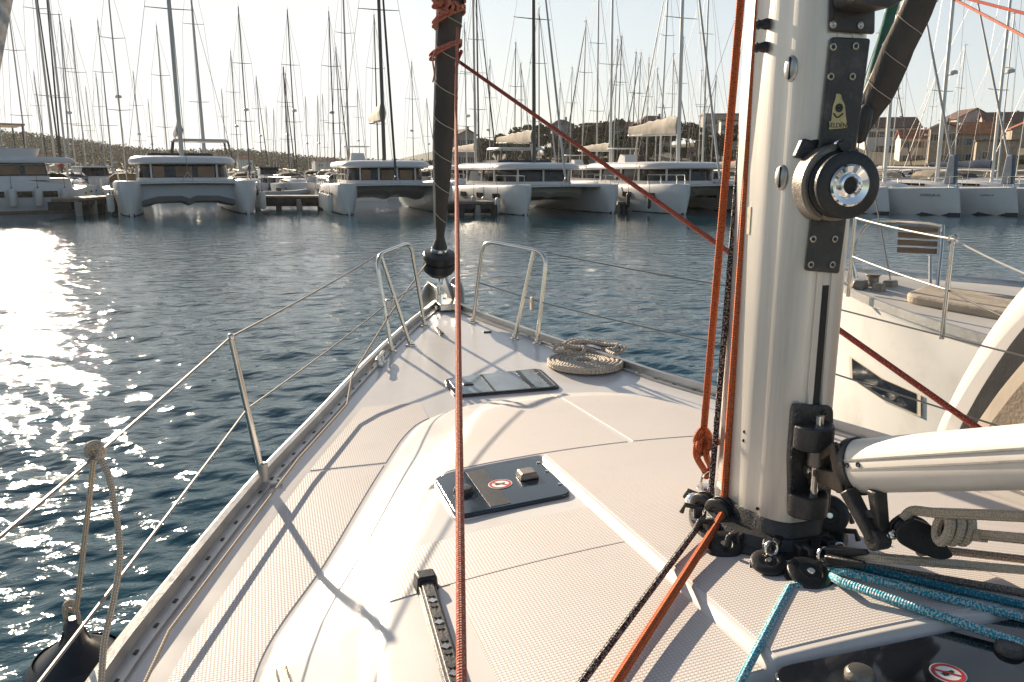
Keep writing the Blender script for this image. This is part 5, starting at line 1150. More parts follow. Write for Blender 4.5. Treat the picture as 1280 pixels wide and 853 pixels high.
# the row at the right, bows pointing right
hdg = HEAD
def bow_at(px, py, L, head): p = Zp(px, py, 0); return p-V((-math.sin(head), math.cos(head), 0))*L*.5
random.seed(11)
M1 = monohull('white sailboat beside the mast winch, its bow ending short of the lettered hull', bow_at(1112, 268, 13.5, hdg), hdg, 13.5, 4.3, 1.38, 17, MASTW, None, None, 2)
M2 = monohull('white sailboat with large dark lettering near its bow', bow_at(1201, 270, 14, hdg), hdg, 14, 4.4, 1.4, 18.5, MASTW, None, MASTF, 2, r_m=.12)
M3 = monohull('white sailboat with small dark lettering, next beyond the large lettered one', bow_at(1273, 270, 14, hdg), hdg, 14, 4.4, 1.4, 18, MASTW, None, MASTF, 2, r_m=.13)
M4 = monohull('white sailboat next after the small lettered one, cut by the frame', bow_at(1350, 271, 14, hdg), hdg, 14, 4.4, 1.4, 18, MASTW, NAVY, MASTF, 2)
M5 = monohull('white sailboat hidden behind the near mast, before the mast winch', bow_at(1010, 268, 13.5, hdg), hdg, 13.5, 4.3, 1.38, 16, MASTW, CREAMC, None, 2)
def hull_side(r, L, B, t, z): 
    y = L*(.5-t); w = B/2*(1-(1-min(1, t/.42))**2.1)*.995; t2 = t+.02; w2 = B/2*(1-(1-min(1, t2/.42))**2.1)*.995
    return MR[r] @ V((w+.03, y, z)), (MR[r] @ V((w2, L*(.5-t2), z))-MR[r] @ V((w, y, z))).normalized()
for r, tx, sz in ((M2, 'DUFOUR 56', .20), (M3, 'DUFOUR 48', .13)):
    o_, U = hull_side(r, 14, 4.4, .10, 1.16); U = -U if U.x < 0 else U
    text_mesh(tx, sz, 'hull_lettering', BLACKP, r, o_, U, (0, 0, 1))
for r, zz in ((M2, 0), (M3, 0)):
    b = MB(); bx = MR[r] @ V((0, 6.1, 1.9)); b.box(bx+V((0, 0, .75)), (.34, .75, 1.7), Matrix.Rotation(hdg, 3, 'Z'), taper=(.75, .6)); b.build('bow_cover', paint('grey_blue_canvas', (.13, .16, .20), .8, 0, .2, 3), r, bevel=.08)
# masts standing further back: (px at the foot, px at the top, py of the top, height, style)
def back_boat(pxb, pxt, pyt, Hm, label, grp, bag=None, mt=None, furl=None, spr=2, hd=None, rm=None, hull=True, L=None):
    d = (Hm-CAM.z)/max(10, (212-pyt))*FPX*.985; be = bearing(pxb+(pxb-640)*.00); p = V((math.sin(be)*d, math.cos(be)*d, 0)) if False else None
    rr_ = ray(pxb, 212); p = V((rr_.x, rr_.y, 0)); p = p*(d/ (ray(pxb, 212).length)); p.z = 0
    L = L or random.uniform(10.5, 13.5); hd = hd if hd is not None else HEAD+random.choice([0, PI])+random.uniform(-.06, .06)
    loc = p-V((-math.sin(hd), math.cos(hd), 0))*(L*.10)
    return monohull(label, loc, hd, L, L*.31, 1.2, Hm, mt or random.choice([MASTF, MASTF, MASTD]), bag, furl, spr, grp, r_m=rm or .07, sw=.9)
BACK = [  # left of the first catamaran to the far right
 (7, 2, 122, 16, 0, 0), (36, 18, 36, 17, 0, 0), (70, 52, -25, 17, TAN, 0), (84, 57, -20, 18, 0, 0), (95, 71, 57, 16, 0, 0), (108, 96, 62, 16, 0, 0), (57, 48, 115, 15, 0, 0), (157, 137, 9, 17, 0, 0), (141, 139, 60, 16, 0, 0), (132, 124, 113, 15, 0, 0), (178, 170, 110, 15, 0, 0), (118, 112, 128, 14, 0, 0), (193, 189, 138, 14, 0, 0), (211, 199, 62, 16, 0, 0),
 (256, 244, -20, 18, TAN, 0), (284, 283, 125, 15, 0, 0), (299, 293, 84, 16, 0, 0), (312, 309, 37, 17, NAVY, 0), (328, 320, 110, 15, 0, 0), (337, 336, 142, 14, 0, 0), (346, 345, 145, 14, 0, 0), (371, 362, 37, 17, 0, 0), (363, 361, 106, 15, 0, 0), (386, 385, 131, 14, 0, 0), (401, 400, 130, 14, 0, 0), (407, 405, 128, 15, 0, 0), (419, 415, 38, 16, 0, 0), (427, 425, 75, 15, 0, 0), (437, 433, -15, 17, TAN, 0), (450, 450, 122, 15, 0, 0),
 (473, 473, 40, 16, 0, 0), (517, 516, 90, 15, 0, 0), (536, 534, 131, 14, 0, 0), (584, 584, 46, 16, 0, 0), (599, 600, -10, 17, CREAMC, 0), (612, 612, 87, 15, 0, 0), (643, 643, 68, 16, 0, 0), (652, 652, 90, 15, 0, 0), (674, 674, 28, 16, 0, 0), (698, 697, 113, 14, 0, 0), (712, 711, 96, 15, 0, 0), (727, 725, 45, 16, 0, 0), (746, 757, -3, 17, CREAMC, 0), (766, 768, 66, 15, 0, 0), (771, 769, 62, 16, 0, 0), (789, 792, 80, 15, 0, 0), (795, 795, 81, 15, 0, 0), (808, 809, 86, 15, 0, 0),
 (824, 832, -12, 17, CREAMC, 1), (838, 840, 82, 15, 0, 1), (819, 821, 98, 14, 0, 1), (849, 851, 65, 16, 0, 1), (878, 891, -14, 17, 0, 1), (873, 873, 101, 15, 0, 1), (888, 889, 108, 14, 0, 1), (1104, 1112, 90, 15, 0, 1), (1112, 1121, 99, 15, 0, 1), (1080, 1081, 70, 16, 0, 1), (1192, 1199, 87, 16, 0, 1), (1156, 1159, 114, 15, 0, 1), (1271, 1280, 118, 15, 0, 1), (1248, 1253, 60, 16, 0, 1)]
ORD = ['first', 'second', 'third', 'fourth', 'fifth', 'sixth', 'seventh', 'eighth', 'ninth', 'tenth', 'eleventh', 'twelfth', 'thirteenth', 'fourteenth', 'fifteenth', 'sixteenth', 'seventeenth', 'eighteenth', 'nineteenth', 'twentieth', 'twenty-first', 'twenty-second', 'twenty-third', 'twenty-fourth']
ZN = [(0, 225, 'grey hardtop catamaran towards motor catamaran', -1), (225, 455, 'grey hardtop catamaran towards furled headsail', 1), (455, 560, 'furled headsail towards grey hardtop catamaran', -1), (560, 905, 'furled headsail towards orange halyards', 1), (905, 1500, 'mast winch towards lettered hulls', 1)]
bags = {id(TAN): 'tan', id(NAVY): 'navy', id(CREAMC): 'cream'}
random.seed(21)
for x0, x1, zt, sg in ZN:
    for i, q in enumerate(sorted([q for q in BACK if x0 <= q[0] < x1], key=lambda q: q[0]*sg)):
        bg_ = q[4] or None; hgt = 'towering' if q[2] < 0 else 'tall' if q[2] < 60 else 'middling' if q[2] < 105 else 'short'
        lb = f"sailboat with {hgt} mast" + (f" and {bags[id(bg_)]} sail cover" if bg_ else '') + f", {ORD[i]} from {zt}"
        back_boat(q[0], q[1], q[2], q[3]+(4 if q[2] < 0 else 1), lb, 'sailboats moored behind the front row', bag=bg_, mt=MASTW if q[5] else None, furl=random.choice([None, None, None, COVER, MASTF]), spr=1 if q[3] < 15 else 2, rm=.10 if q[2] < 0 else None, L=13.5 if q[2] < 0 else None)  # masts at the right get the paler, lit tone as colour

# motor catamaran broadside at far left
def motor_cat():
    p = Zp(96, 262, 0); hd = rad(112); f = V((-math.sin(hd), math.cos(hd), 0)); loc = p+f*6.5
    r = thing('motor_catamaran', 'large white motor catamaran lying broadside with a row of fenders', 'motor boat', loc, hd)
    for sgn in (-1, 1):
        b = MB(); cx = 2.3*sgn; P = []
        for y, w, z in ((8.5, .05, 2.3), (8.2, .4, 2.3), (7, .8, 2.28), (4, 1.0, 2.2), (-3, 1.0, 2.05), (-5.6, .95, 1.7), (-6.5, .9, .9)): P.append([(cx-w*.9, y, z), (cx-w, y, z-.18), (cx-w*.97, y, z*.5), (cx-w*.8, y, 0), (cx-w*.5, y, -.4), (cx+w*.5, y, -.4), (cx+w*.8, y, 0), (cx+w*.97, y, z*.5), (cx+w, y, z-.18), (cx+w*.9, y, z)])
        b.grid(P, closed=True); b.add(P[0], [tuple(range(10))]); b.add(P[-1], [tuple(range(9, -1, -1))]); h = b.build('hull', BW, r, world=False, angle=50)
        b = MB()
        for y in (4.2, 1.6, .2, -1.6, -3.1, -4.5): b.box((cx+sgn*.985, y, 1.15), (.10, .8, .36))
        b.build('hull_window', WIN, h, world=False)
        b = MB(); b.box((cx, 0, .02), (1.72, 12.5, .24)); b.build('waterline_stripe', TEAK, h, world=False)
    b = MB(); b.box((0, 0, 1.55), (3.6, 12, 1.1)); b.build('bridge_deck', BW, r, world=False)
    base = vrounded(2.75, 4.2, -4.7, 1.2, .2); b = MB(); ringstack(b, [lift(base, 2.0), lift(base, 2.25)]); b.build('saloon', BW, r, world=False)
    b = MB(); ringstack(b, [lift(base, 2.24, .985, (0, 0)), lift(base, 3.05, .96, (0, 0))]); wb = b.build('window_band', WIN, r, world=False)
    b = MB()
    for s_ in (-1, 1):
        for y in (2.6, .9, -.9, -2.5, -3.9): b.box((s_*2.70, y, 2.62), (.03, 1.1, .52))
    b.build('curtain', CURT, wb, world=False)
    rf = vrounded(3.0, 4.7, -6.2, 1.2, .3); b = MB(); ringstack(b, [lift(rf, 3.04, .98), lift(rf, 3.12, 1), lift(rf, 3.3, .99), lift(rf, 3.42, .93)]); b.build('roof', BW, r, world=False, angle=50)
    b = MB(); ringstack(b, [lift(vrounded(2.2, 2.0, -4.2, .7, .3), 3.4), lift(vrounded(2.3, 2.2, -4.4, .7, .3), 3.95)]); b.box((0, -.2, 4.25), (1.8, .7, .6), taper=(.9, .5)); b.build('flybridge', BW, r, world=False, angle=50)
    b = MB(); ringstack(b, [lift(vrounded(2.0, 1.0, -3.8, .5, .3), 5.35), lift(vrounded(2.0, 1.0, -3.8, .5, .3), 5.45)]); b.build('bimini_top', TAN, r, world=False)
    b = MB()
    for x in (-1.9, 1.9):
        for y in (.8, -3.6): b.tube([(x, y, 3.9), (x, y, 5.4)], .04, 6)
    b.build('bimini_post', MASTD, r, world=False)
    b = MB(); 
    for s_ in (-1, 1): b.tube([(s_*3.2, 8.0-.2*i*i*.1-i*1.4, 2.95) for i in range(9)], .02, 5)
    b.build('guard_rail', STEEL, r, world=False)
    nm = ['nearest its stern', 'second from its stern', 'third from its stern', 'fourth from its stern', 'fifth from its stern']
    sd = 1 if (MR[r] @ V((1, 0, 0))).length < (MR[r] @ V((-1, 0, 0))).length else -1
    for i, y in enumerate((-5.3, -3.8, -2.4, -.9, 1.5)): fender(MR[r] @ V((sd*3.46, y, .95)), f'white fender on the broadside motor catamaran, {nm[i]}', G_, h=1.15, rr=.22)
    return r
motor_cat()
def motor_yacht(label, px, py, head, S=1., roofm=None, hull_m=None):
    loc = Zp(px, py, 0); r = thing('motor_boat', label, 'motor boat', loc, head); b = MB(); P = []
    for y, w, z in ((5, .05, 1.7), (4.6, .6, 1.68), (3.4, 1.3, 1.6), (1, 1.75, 1.45), (-4.4, 1.75, 1.25)): P.append([(-w*S, y*S, z*S), (-w*.97*S, y*S, z*.6*S), (-w*.8*S, y*S, 0), (w*.8*S, y*S, 0), (w*.97*S, y*S, z*.6*S), (w*S, y*S, z*S)])
    b.grid(P, closed=True); b.add(P[0], [tuple(range(6))]); b.add(P[-1], [tuple(range(5, -1, -1))]); b.build('hull', hull_m or BW, r, world=False, angle=40)
    b = MB(); P = []
    for y, w, z in ((3.2, .7, 1.65), (1.4, 1.3, 2.0), (.2, 1.35, 2.1), (-3, 1.4, 2.0)): P.append([(-w*S, y*S, 1.3*S), (-w*.9*S, y*S, z*S), (w*.9*S, y*S, z*S), (w*S, y*S, 1.3*S)])
    b.grid(P, closed=True); b.add(P[0], [(0, 1, 2, 3)]); b.add(P[-1], [(3, 2, 1, 0)]); b.build('cabin', BW, r, world=False)
    b = MB(); ringstack(b, [lift(vrounded(1.3*S, 1.3*S, -2.6*S, .4, .1), 2.0*S), lift(vrounded(1.15*S, .3*S, -2.4*S, .4, .1), 2.85*S)]); b.build('windscreen', WIN, r, world=False)
    b = MB(); ringstack(b, [lift(vrounded(1.35*S, .6*S, -3.2*S, .4, .2), 2.85*S), lift(vrounded(1.3*S, .5*S, -3.1*S, .4, .2), 3.0*S)]); b.build('roof', roofm or BW, r, world=False); return r
motor_yacht('white motor boat with raked superstructure behind the motor catamaran stern', 112, 246, HEAD+rad(200), 1.0)
motor_yacht('dark hulled motor boat in the gap beside the grey hardtop catamaran', 338, 238, HEAD, 1.0, NAVY, NAVY)
monohull('white sailboat bow on in the gap beside the dark motor boat', bow_at(372, 240, 12, HEAD), HEAD, 12, 3.8, 1.3, 15, MASTD, None, COVER, 2)
def rib(label, px, py, head):
    r = thing('inflatable_boat', label, 'inflatable boat', Zp(px, py, 0), head); b = MB(); b.tube(smoothpath([(-.8, -2.2, .42), (-.85, 0, .42), (-.7, 1.4, .48), (0, 2.4, .6), (.7, 1.4, .48), (.85, 0, .42), (.8, -2.2, .42)], 5), .27, 12); b.build('tube', paint('grey_hypalon', (.36, .36, .35), .6), r, world=False)
    b = MB(); b.box((0, -.3, .25), (1.5, 3.6, .3), taper=(1, 1)); b.box((0, -.2, .65), (.6, .5, .7)); b.box((0, -2.3, .75), (.4, .5, .9), taper=(.7, .7)); b.build('hull', BLKG, r, world=False); return r
rib('grey inflatable boat lying between the first two catamarans', 352, 248, HEAD+rad(80))
# docks on piles
def dock(label, pxa, pxb, pya, pyb, ztop=1.1, wid=2.4, wood=True):
    a, c = Zp(pxa, pya, 0), Zp(pxb, pyb, 0); d = (c-a).normalized(); n = V((-d.y, d.x, 0)); n = -n if n.y < 0 else n; L = (c-a).length
    r = thing('dock', label, 'dock', a); b = MB(); M = Matrix((d, n, V((0, 0, 1)))).transposed()
    b.box((a+c)/2+n*wid/2+V((0, 0, ztop-.1)), (L, wid, .2), M); b.build('deck_boards', TEAK if wood else CONC, r, bevel=.02)
    b = MB(); b.box((a+c)/2+n*.05+V((0, 0, ztop-.28)), (L, .12, .3), M); b.build('edge_beam', PILE, r)
    k = max(3, int(L/1.1))
    for i in range(k+1):
        q = a.lerp(c, i/k)+n*.12; b = MB(); b.tube([q-V((0, 0, 1.5)), q+V((0, 0, ztop-.2))], .2, 10); b.build('pile', PILE if i % 2 else CONC, r)
    b = MB(); b.box((a+c)/2+n*1.2+V((0, 0, ztop-.45)), (L*.98, wid*.8, .5), M); b.build('float_box', PILE, r); return r
dock('wooden dock on dark piles between motor catamaran and hardtop catamaran', 102, 146, 270, 264, 1.0, 1.6)
dock('low dock in the gap beside the inflatable boat', 322, 400, 262, 262, .9)
dock('wooden dock on piles behind the thin coral sheet', 556, 618, 270, 269, .8, 1.8)
dock('concrete dock behind the lettered sailboats', 1085, 1500, 243, 243, 1.0, 3, False)
dock('short dock between the two sunlit front catamarans', 772, 796, 264, 264, .6, 1.4)
# ------------------------------------------------------------------ land, trees and houses
def ang(px): r = ray(px, 212); return math.atan2(r.x, r.y)
def polar(px, d, z=0): a = ang(px); return V((math.sin(a)*d, math.cos(a)*d, z))
def elev(py, d): return CAM.z+(212-py)/FPX*d*.96
SOIL = paint('dry_hillside', (.12, .10, .06), .9, 0, .35, .08, bump=.5, bscale=1.2, dirt=(.05, .065, .03, .8), dscale=.05)
def terrain(name, prof, d0, d1, d2, m, nr=26):
    """strip of land: px -> ridge height; shore at d0, ridge at d1, falls away to d2"""
    xs = [p[0] for p in prof]; f = herm(xs, [p[1] for p in prof]); b = MB(); P = []; rng = np.random.RandomState(5)
    cols = np.linspace(xs[0], xs[-1], 150)
    for k in range(nr):
        t = k/(nr-1); row = []
        for px in cols:
            if t < .72: u = t/.72; d = d0+(d1-d0)*u; h = -1+(float(f(px))+1)*(u**.75)
            else: u = (t-.72)/.28; d = d1+(d2-d1)*u; h = float(f(px))*(1-u*.6)
            h += .5*math.sin(px*.05+d*.03)*min(1, max(0, t*3)); row.append(polar(px, d, h))
        P.append(row)
    b.grid([list(reversed(r)) for r in P]); return tag(b.build(name, m, None, angle=180), kind='structure')
R0, R1 = 150., 235.
rprof = [(540, 2.5), (600, 5.5), (660, 7), (720, 8.5), (800, 9.5), (880, 10), (960, 10), (1080, 9.5), (1150, 9), (1250, 10), (1400, 10), (1700, 8)]
terrain('hillside', rprof, R0, R1, 330, SOIL)
L0, L1 = 420., 640.
lprof = [(-500, 21), (-250, 24), (-60, 25), (20, 24), (80, 21), (150, 16), (230, 12.5), (290, 14), (330, 12.5), (400, 8), (470, 6), (560, 5.5), (640, 5), (720, 5)]
terrain('far_hill', lprof, L0, L1, 900, SOIL)
b = MB(); P = [[polar(px, 1700, 0), polar(px, 1750, h)] for px, h in ((470, 0), (500, 18), (540, 30), (575, 42), (600, 46), (640, 34), (700, 20), (760, 0))]; P2 = [[polar(px, 1700, -2), polar(px, 1850, h), polar(px, 2200, -2)] for px, h in ((430, 0), (470, 14), (510, 30), (545, 44), (575, 52), (600, 50), (640, 34), (700, 20), (760, 0))]
b.grid([list(reversed(r)) for r in P2]); tag(b.build('distant_mountain', paint('distant_scrub', (.07, .09, .07), .95), None), kind='structure')
LEAF = [paint('olive_leaves', (.052, .062, .024), .9, 0, .5, .5, spec=.08), paint('dark_leaves', (.028, .042, .017), .9, 0, .5, .5, spec=.08), paint('dry_leaves', (.07, .062, .027), .9, 0, .45, .5, spec=.08)]
BARK = paint('bark', (.09, .07, .05), .9)
def leaf_quads(b, centres, size, rng):
    for c in centres:
        q = Quaternion((rng.gauss(0, 1), rng.gauss(0, 1), rng.gauss(0, 1), rng.gauss(0, 1))).normalized(); s = size*rng.uniform(.6, 1.3)
        a, e = q @ V((s, 0, 0)), q @ V((0, s*.7, 0)); c = V(c); b.add([c-a-e*.4, c-e, c+a-e*.2, c+a*.7+e, c-a*.6+e*.8], [(0, 1, 2, 3, 4)])
def tree_proto(kind, seed):
    rng = random.Random(seed); r = bpy.data.objects.new('tree', None); COL.objects.link(r); MR[r] = Matrix()
    if kind == 'cypress':
        cs = []
        for i in range(900): t = rng.random()**.8; rad_ = .55*math.sin(PI*min(1, .12+t*.88))**.7*(1-.3*t)+.05; a = rng.uniform(0, 2*PI); q = rad_*rng.uniform(.5, 1.1); cs.append((q*math.cos(a), q*math.sin(a), .4+6.2*t))
        b = MB(); leaf_quads(b, cs, .17, rng); b.build('crown', LEAF[1], r, world=False, smooth=False)
        b = MB(); b.tube([(0, 0, -.8), (0, 0, 5.5)], [.14, .03], 6); b.build('trunk', BARK, r, world=False); return r
    h = {'broad': 3.0, 'pine': 4.2, 'bush': 1.6}[kind]; lobes = []
    n = {'broad': 13, 'pine': 10, 'bush': 8}[kind]
    for i in range(n):
        a = rng.uniform(0, 2*PI); rr = rng.uniform(.2, 2.0 if kind != 'bush' else 1.3); z = h+rng.uniform(-1.1, 1.5)*(.5 if kind == 'pine' else .9); lobes.append((V((rr*math.cos(a), rr*math.sin(a), z)), rng.uniform(.6, 1.15)))
    cs = []
    for c, q in lobes:
        for i in range(115):
            v = V((rng.gauss(0, 1), rng.gauss(0, 1), rng.gauss(0, 1))).normalized()*q*rng.uniform(.55, 1.08); v.z *= .7; cs.append(c+v)
    b = MB(); leaf_quads(b, cs, .23, rng); b.build('crown', LEAF[seed % 3], r, world=False, smooth=False)
    b = MB(); b.tube([(0, 0, -1), (.05, 0, h*.5), (.1, .1, h)], [.22, .17, .08], 7)
    for c, q in lobes[:6]: b.tube([(.03, 0, h*.45), tuple(c)], [.09, .03], 5)
    b.build('trunk', BARK, r, world=False); return r
protos = [tree_proto('broad', 1), tree_proto('broad', 2), tree_proto('pine', 4), tree_proto('bush', 6), tree_proto('cypress', 8), tree_proto('broad', 9)]
used = [False]*len(protos)
def rh(px, d):
    f = herm([p[0] for p in rprof], [p[1] for p in rprof]); u = (d-R0)/(R1-R0); return -1+(float(f(px))+1)*(max(0, u)**.75) if d < R1 else float(f(px))
def tree(kind, px, d, s, label, z=None):
    i = kind; o = protos[i] if not used[i] else copy_tree(protos[i]); used[i] = True; o.name = ['leafy_tree', 'leafy_tree', 'pine_tree', 'bush', 'cypress_tree', 'leafy_tree'][i]
    p = polar(px, d, rh(px, d)-.2 if z is None else z); o.location = p; o.rotation_euler = (0, 0, random.uniform(0, 6.28)); o.scale = (s*random.uniform(.9, 1.15), s*random.uniform(.9, 1.15), s*random.uniform(.9, 1.15))
    return tag(o, label, 'bush' if i == 3 else 'tree', 'trees on the hillside')
random.seed(31)
rows = [(228, (598, 930), 15, 1.25), (205, (590, 930), 17, 1.05), (185, (596, 935), 17, .85), (168, (600, 930), 14, .62)]
place = ['on the skyline', 'just below the skyline', 'halfway down the slope', 'at the slope foot']
tl = []
for ri, (d, (x0, x1), n, s) in enumerate(rows):
    for i in range(n):
        px = x0+(x1-x0)*(i+.5)/n+random.uniform(-6, 6); tl.append((px, d+random.uniform(-7, 7), 1.14*s*random.uniform(.8, 1.2), random.choice([0, 1, 5, 2, 0, 1] if ri < 3 else [3, 0, 1]), ri))
for ri, (px0, px1) in ((1, (1085, 1420)), (3, (1085, 1420))):
    for i in range(13): tl.append((px0+(px1-px0)*(i+.5)/13+random.uniform(-8, 8), (222 if ri == 1 else 160)+random.uniform(-6, 6), (.75 if ri == 1 else .5)*random.uniform(.8, 1.2), random.choice([0, 1, 5, 3]), ri+4))
tl.sort(key=lambda q: (q[4], q[0])); c_ = {}
def landmark(px): return 'furled headsail towards orange halyards' if px < 1000 else 'mast winch among the houses'
kn_ = ['leafy tree', 'dark leafy tree', 'flat topped pine', 'low bush', 'cypress', 'dry leafed tree']
for px, d, s, k, ri in tl:
    key = (ri, landmark(px)); c_[key] = c_.get(key, 0)+1; pl = (place+['', 'on the hilltop', '', 'by the quay'])[ri]
    tree(k, px, d, s, f'{kn_[k]} {pl}, {ORD[min(23, c_[key]-1)]} from {landmark(px)}')
tree(4, 753, 222, 1.05, 'slim dark cypress standing tallest above the skyline')
tree(4, 716, 226, 1.0, 'slim dark cypress beside the church like silhouette on the skyline')
tree(5, 640, 200, 1.35, 'large olive green tree above the boats beside the furled sail')
tree(1, 546, 215, .9, 'dark tree standing beside the furled headsail near the shore', 1.2)
tree(0, 527, 220, .7, 'small dark shore tree, lower neighbour of the one by the furled headsail', 1.)
# far wooded hill: nobody could count it
b = MB(); rng = random.Random(12); cs = []; fl_ = herm([p[0] for p in lprof], [p[1] for p in lprof])
for i in range(42000):
    px = rng.uniform(-250, 640); u = rng.random()**.8; d = L0+(L1-L0)*u; h = -1+(float(fl_(px))+1)*(u**.75); cs.append(polar(px, d, h+rng.uniform(.2, 3.6)*(1 if rng.random() > .3 else 1.35)))
leaf_quads(b, cs, .72, rng); tag(b.build('far_woodland', paint('far_leaves', (.05, .06, .03), .95, 0, .15, .02, spec=.03), None, smooth=False), kind='stuff')

STW = [paint('pale_plaster', (.62, .58, .52), .8, 0, .1, .6, dirt=(.4, .36, .3, .4)), paint('stone_wall', (.36, .29, .215), .85, 0, .25, 1.5, bump=.5, bscale=6), paint('grey_plaster', (.30, .28, .26), .85, 0, .15, .8), paint('pink_plaster', (.52, .42, .38), .85, 0, .1, .7), paint('ochre_plaster', (.46, .35, .22), .85, 0, .15, .7)]
TILE = [paint('terracotta_tiles', (.30, .105, .055), .8, 0, .3, 1.2, bump=.5, bscale=7), paint('dark_tiles', (.13, .07, .05), .8, 0, .3, 1.2, bump=.5, bscale=7), paint('orange_tiles', (.42, .15, .06), .8, 0, .25, 1.2, bump=.5, bscale=7)]
SHUT = paint('dark_window', (.035, .035, .04), .2); SHC = [paint('green_shutter', (.05, .10, .07), .6), paint('brown_shutter', (.13, .07, .04), .6), paint('grey_shutter', (.25, .24, .22), .6)]; BLUEW = paint('blue_wall', (.22, .33, .45), .8)
def house(label, x0, x1, yt, yb, d, wall, roof, kind='gable', nwin=3, rot=0., floors=2, chim=True):
    pxc = (x0+x1)/2; base = polar(pxc, d, elev(yb, d)-1.5); top = elev(yt, d); W_ = (x1-x0)/FPX*d; Dp = W_*random.uniform(.7, .95); hh = top-base.z; rh_ = min(hh*.28, W_*.25) if kind != 'flat' else .3; wh = hh-rh_
    r = thing('house', label, 'house', base, -ang(pxc)+rot); b = MB(); b.box((0, Dp/2, wh/2-.5), (W_, Dp, wh+1)); 
    if kind == 'gable': b.prism([(-W_/2, wh-.01), (W_/2, wh-.01), (0, wh+rh_*.97)], (0, .02, 0), (1, 0, 0), (0, 0, 1), -Dp+.04, -.0)
    b.build('wall', STW[wall], r, world=False, smooth=False); o_ = .35; b = MB()
    if kind == 'gable':
        for s_ in (-1, 1):
            b.add([(s_*(W_/2+o_), -o_, wh-.15), (0, -o_, wh+rh_), (0, Dp+o_, wh+rh_), (s_*(W_/2+o_), Dp+o_, wh-.15), (s_*(W_/2+o_), -o_, wh+.05), (0, -o_, wh+rh_+.2), (0, Dp+o_, wh+rh_+.2), (s_*(W_/2+o_), Dp+o_, wh+.05)], [(0, 1, 2, 3), (7, 6, 5, 4), (0, 4, 5, 1), (1, 5, 6, 2), (2, 6, 7, 3), (3, 7, 4, 0)])
    elif kind == 'ridge':   # ridge parallel to the front
        for s_ in (0, 1):
            y0 = -o_ if s_ == 0 else Dp+o_; ym = Dp/2
            b.add([(-W_/2-o_, y0, wh-.1), (W_/2+o_, y0, wh-.1), (W_/2+o_, ym, wh+rh_), (-W_/2-o_, ym, wh+rh_), (-W_/2-o_, y0, wh+.1), (W_/2+o_, y0, wh+.1), (W_/2+o_, ym, wh+rh_+.2), (-W_/2-o_, ym, wh+rh_+.2)], [(3, 2, 1, 0), (4, 5, 6, 7), (0, 1, 5, 4), (1, 2, 6, 5), (2, 3, 7, 6), (3, 0, 4, 7)])
        
    elif kind == 'hip':
        i_ = min(W_, Dp)*.42; b.add([(-W_/2-o_, -o_, wh), (W_/2+o_, -o_, wh), (W_/2+o_, Dp+o_, wh), (-W_/2-o_, Dp+o_, wh), (-W_/2+i_, Dp/2, wh+rh_), (W_/2-i_, Dp/2, wh+rh_)], [(3, 2, 1, 0), (0, 1, 5, 4), (1, 2, 5), (2, 3, 4, 5), (3, 0, 4)])
    else: b.box((0, Dp/2, wh+.12), (W_+.5, Dp+.5, .25))
    rf = b.build('roof', TILE[roof], r, world=False, smooth=False)
    if kind == 'ridge':
        b = MB()
        for s_ in (-1, 1): b.prism([(0, wh-.02), (Dp, wh-.02), (Dp/2, wh+rh_*.97)], (s_*(W_/2-.02)+(.04 if s_ < 0 else 0), 0, 0), (0, 1, 0), (0, 0, 1), -.02, .02)
        b.build('gable_end', STW[wall], r, world=False, smooth=False)
    if chim: b = MB(); b.box((W_*.22, Dp*.5, wh+rh_*.8+.3), (.6, .5, 1.3)); b.build('chimney', STW[wall], rf, world=False, smooth=False)
    fh = wh/floors; shc = SHC[random.randrange(3)]
    for f in range(floors):
        for k in range(nwin):
            if random.random() < .12: continue
            x = -W_/2+W_*(k+.5)/nwin+random.uniform(-.1, .1); z = fh*(f+.55); ww, hw = min(.95, W_/nwin*.45), min(1.25, fh*.5)
            b = MB(); b.box((x, -.03, z), (ww+.2, .06, hw+.2)); b.box((x-ww*.5-.32, -.05, z), (.42, .05, hw+.05), m=1); b.box((x+ww*.5+.32, -.05, z), (.42, .05, hw+.05), m=1); fr = b.build('window', [STW[0], shc], r, world=False, smooth=False)
            b = MB(); b.box((x, -.055, z), (ww, .05, hw)); b.box((x, -.06, z), (.05, .06, hw), m=1); b.build('window_pane', [SHUT, STW[0]], fr, world=False, smooth=False)
    return r
random.seed(41)
house('grey gable ended house close behind the furled headsail', 572, 597, 163, 203, 170, 2, 1, 'gable', 2, .5)
house('tall grey stone house with hip roof, highest on the wooded hill', 798, 838, 146, 190, 222, 2, 1, 'hip', 3, .35, 3)
house('pale modern house with flat reddish roof on the hilltop behind the orange halyards', 880, 925, 145, 178, 225, 2, 0, 'flat', 4, .2, 2, False)
house('small white house wing with blue shade, directly under the flat roofed house', 899, 918, 153, 182, 212, 0, 1, 'flat', 2, .2, 2, False)
house('house with terracotta roof half hidden by trees next to the stone house', 768, 796, 154, 182, 226, 2, 0, 'ridge', 2, .3)
house('low dark roofed house among trees near the hardtop catamaran mast', 690, 716, 150, 182, 226, 2, 1, 'hip', 2, .2)
house('house with reddish roof on the skyline beyond the cypress', 733, 757, 155, 182, 230, 4, 0, 'ridge', 2, .1)
house('long house with dark terracotta roof beside the mast winch', 1084, 1140, 153, 190, 215, 0, 1, 'ridge', 5, .25)
house('white house with three dark windows per floor below the long roof', 1127, 1163, 168, 200, 190, 0, 0, 'ridge', 3, .2)
house('narrow stone house with pointed gable beside the white house', 1162, 1186, 160, 205, 180, 1, 1, 'gable', 2, .1)
house('pink house with dark pitched roof, highest above the quay', 1193, 1232, 147, 180, 225, 3, 1, 'gable', 3, .5)
house('beige house under a bright orange tiled roof', 1190, 1242, 161, 200, 185, 4, 2, 'ridge', 4, .35)
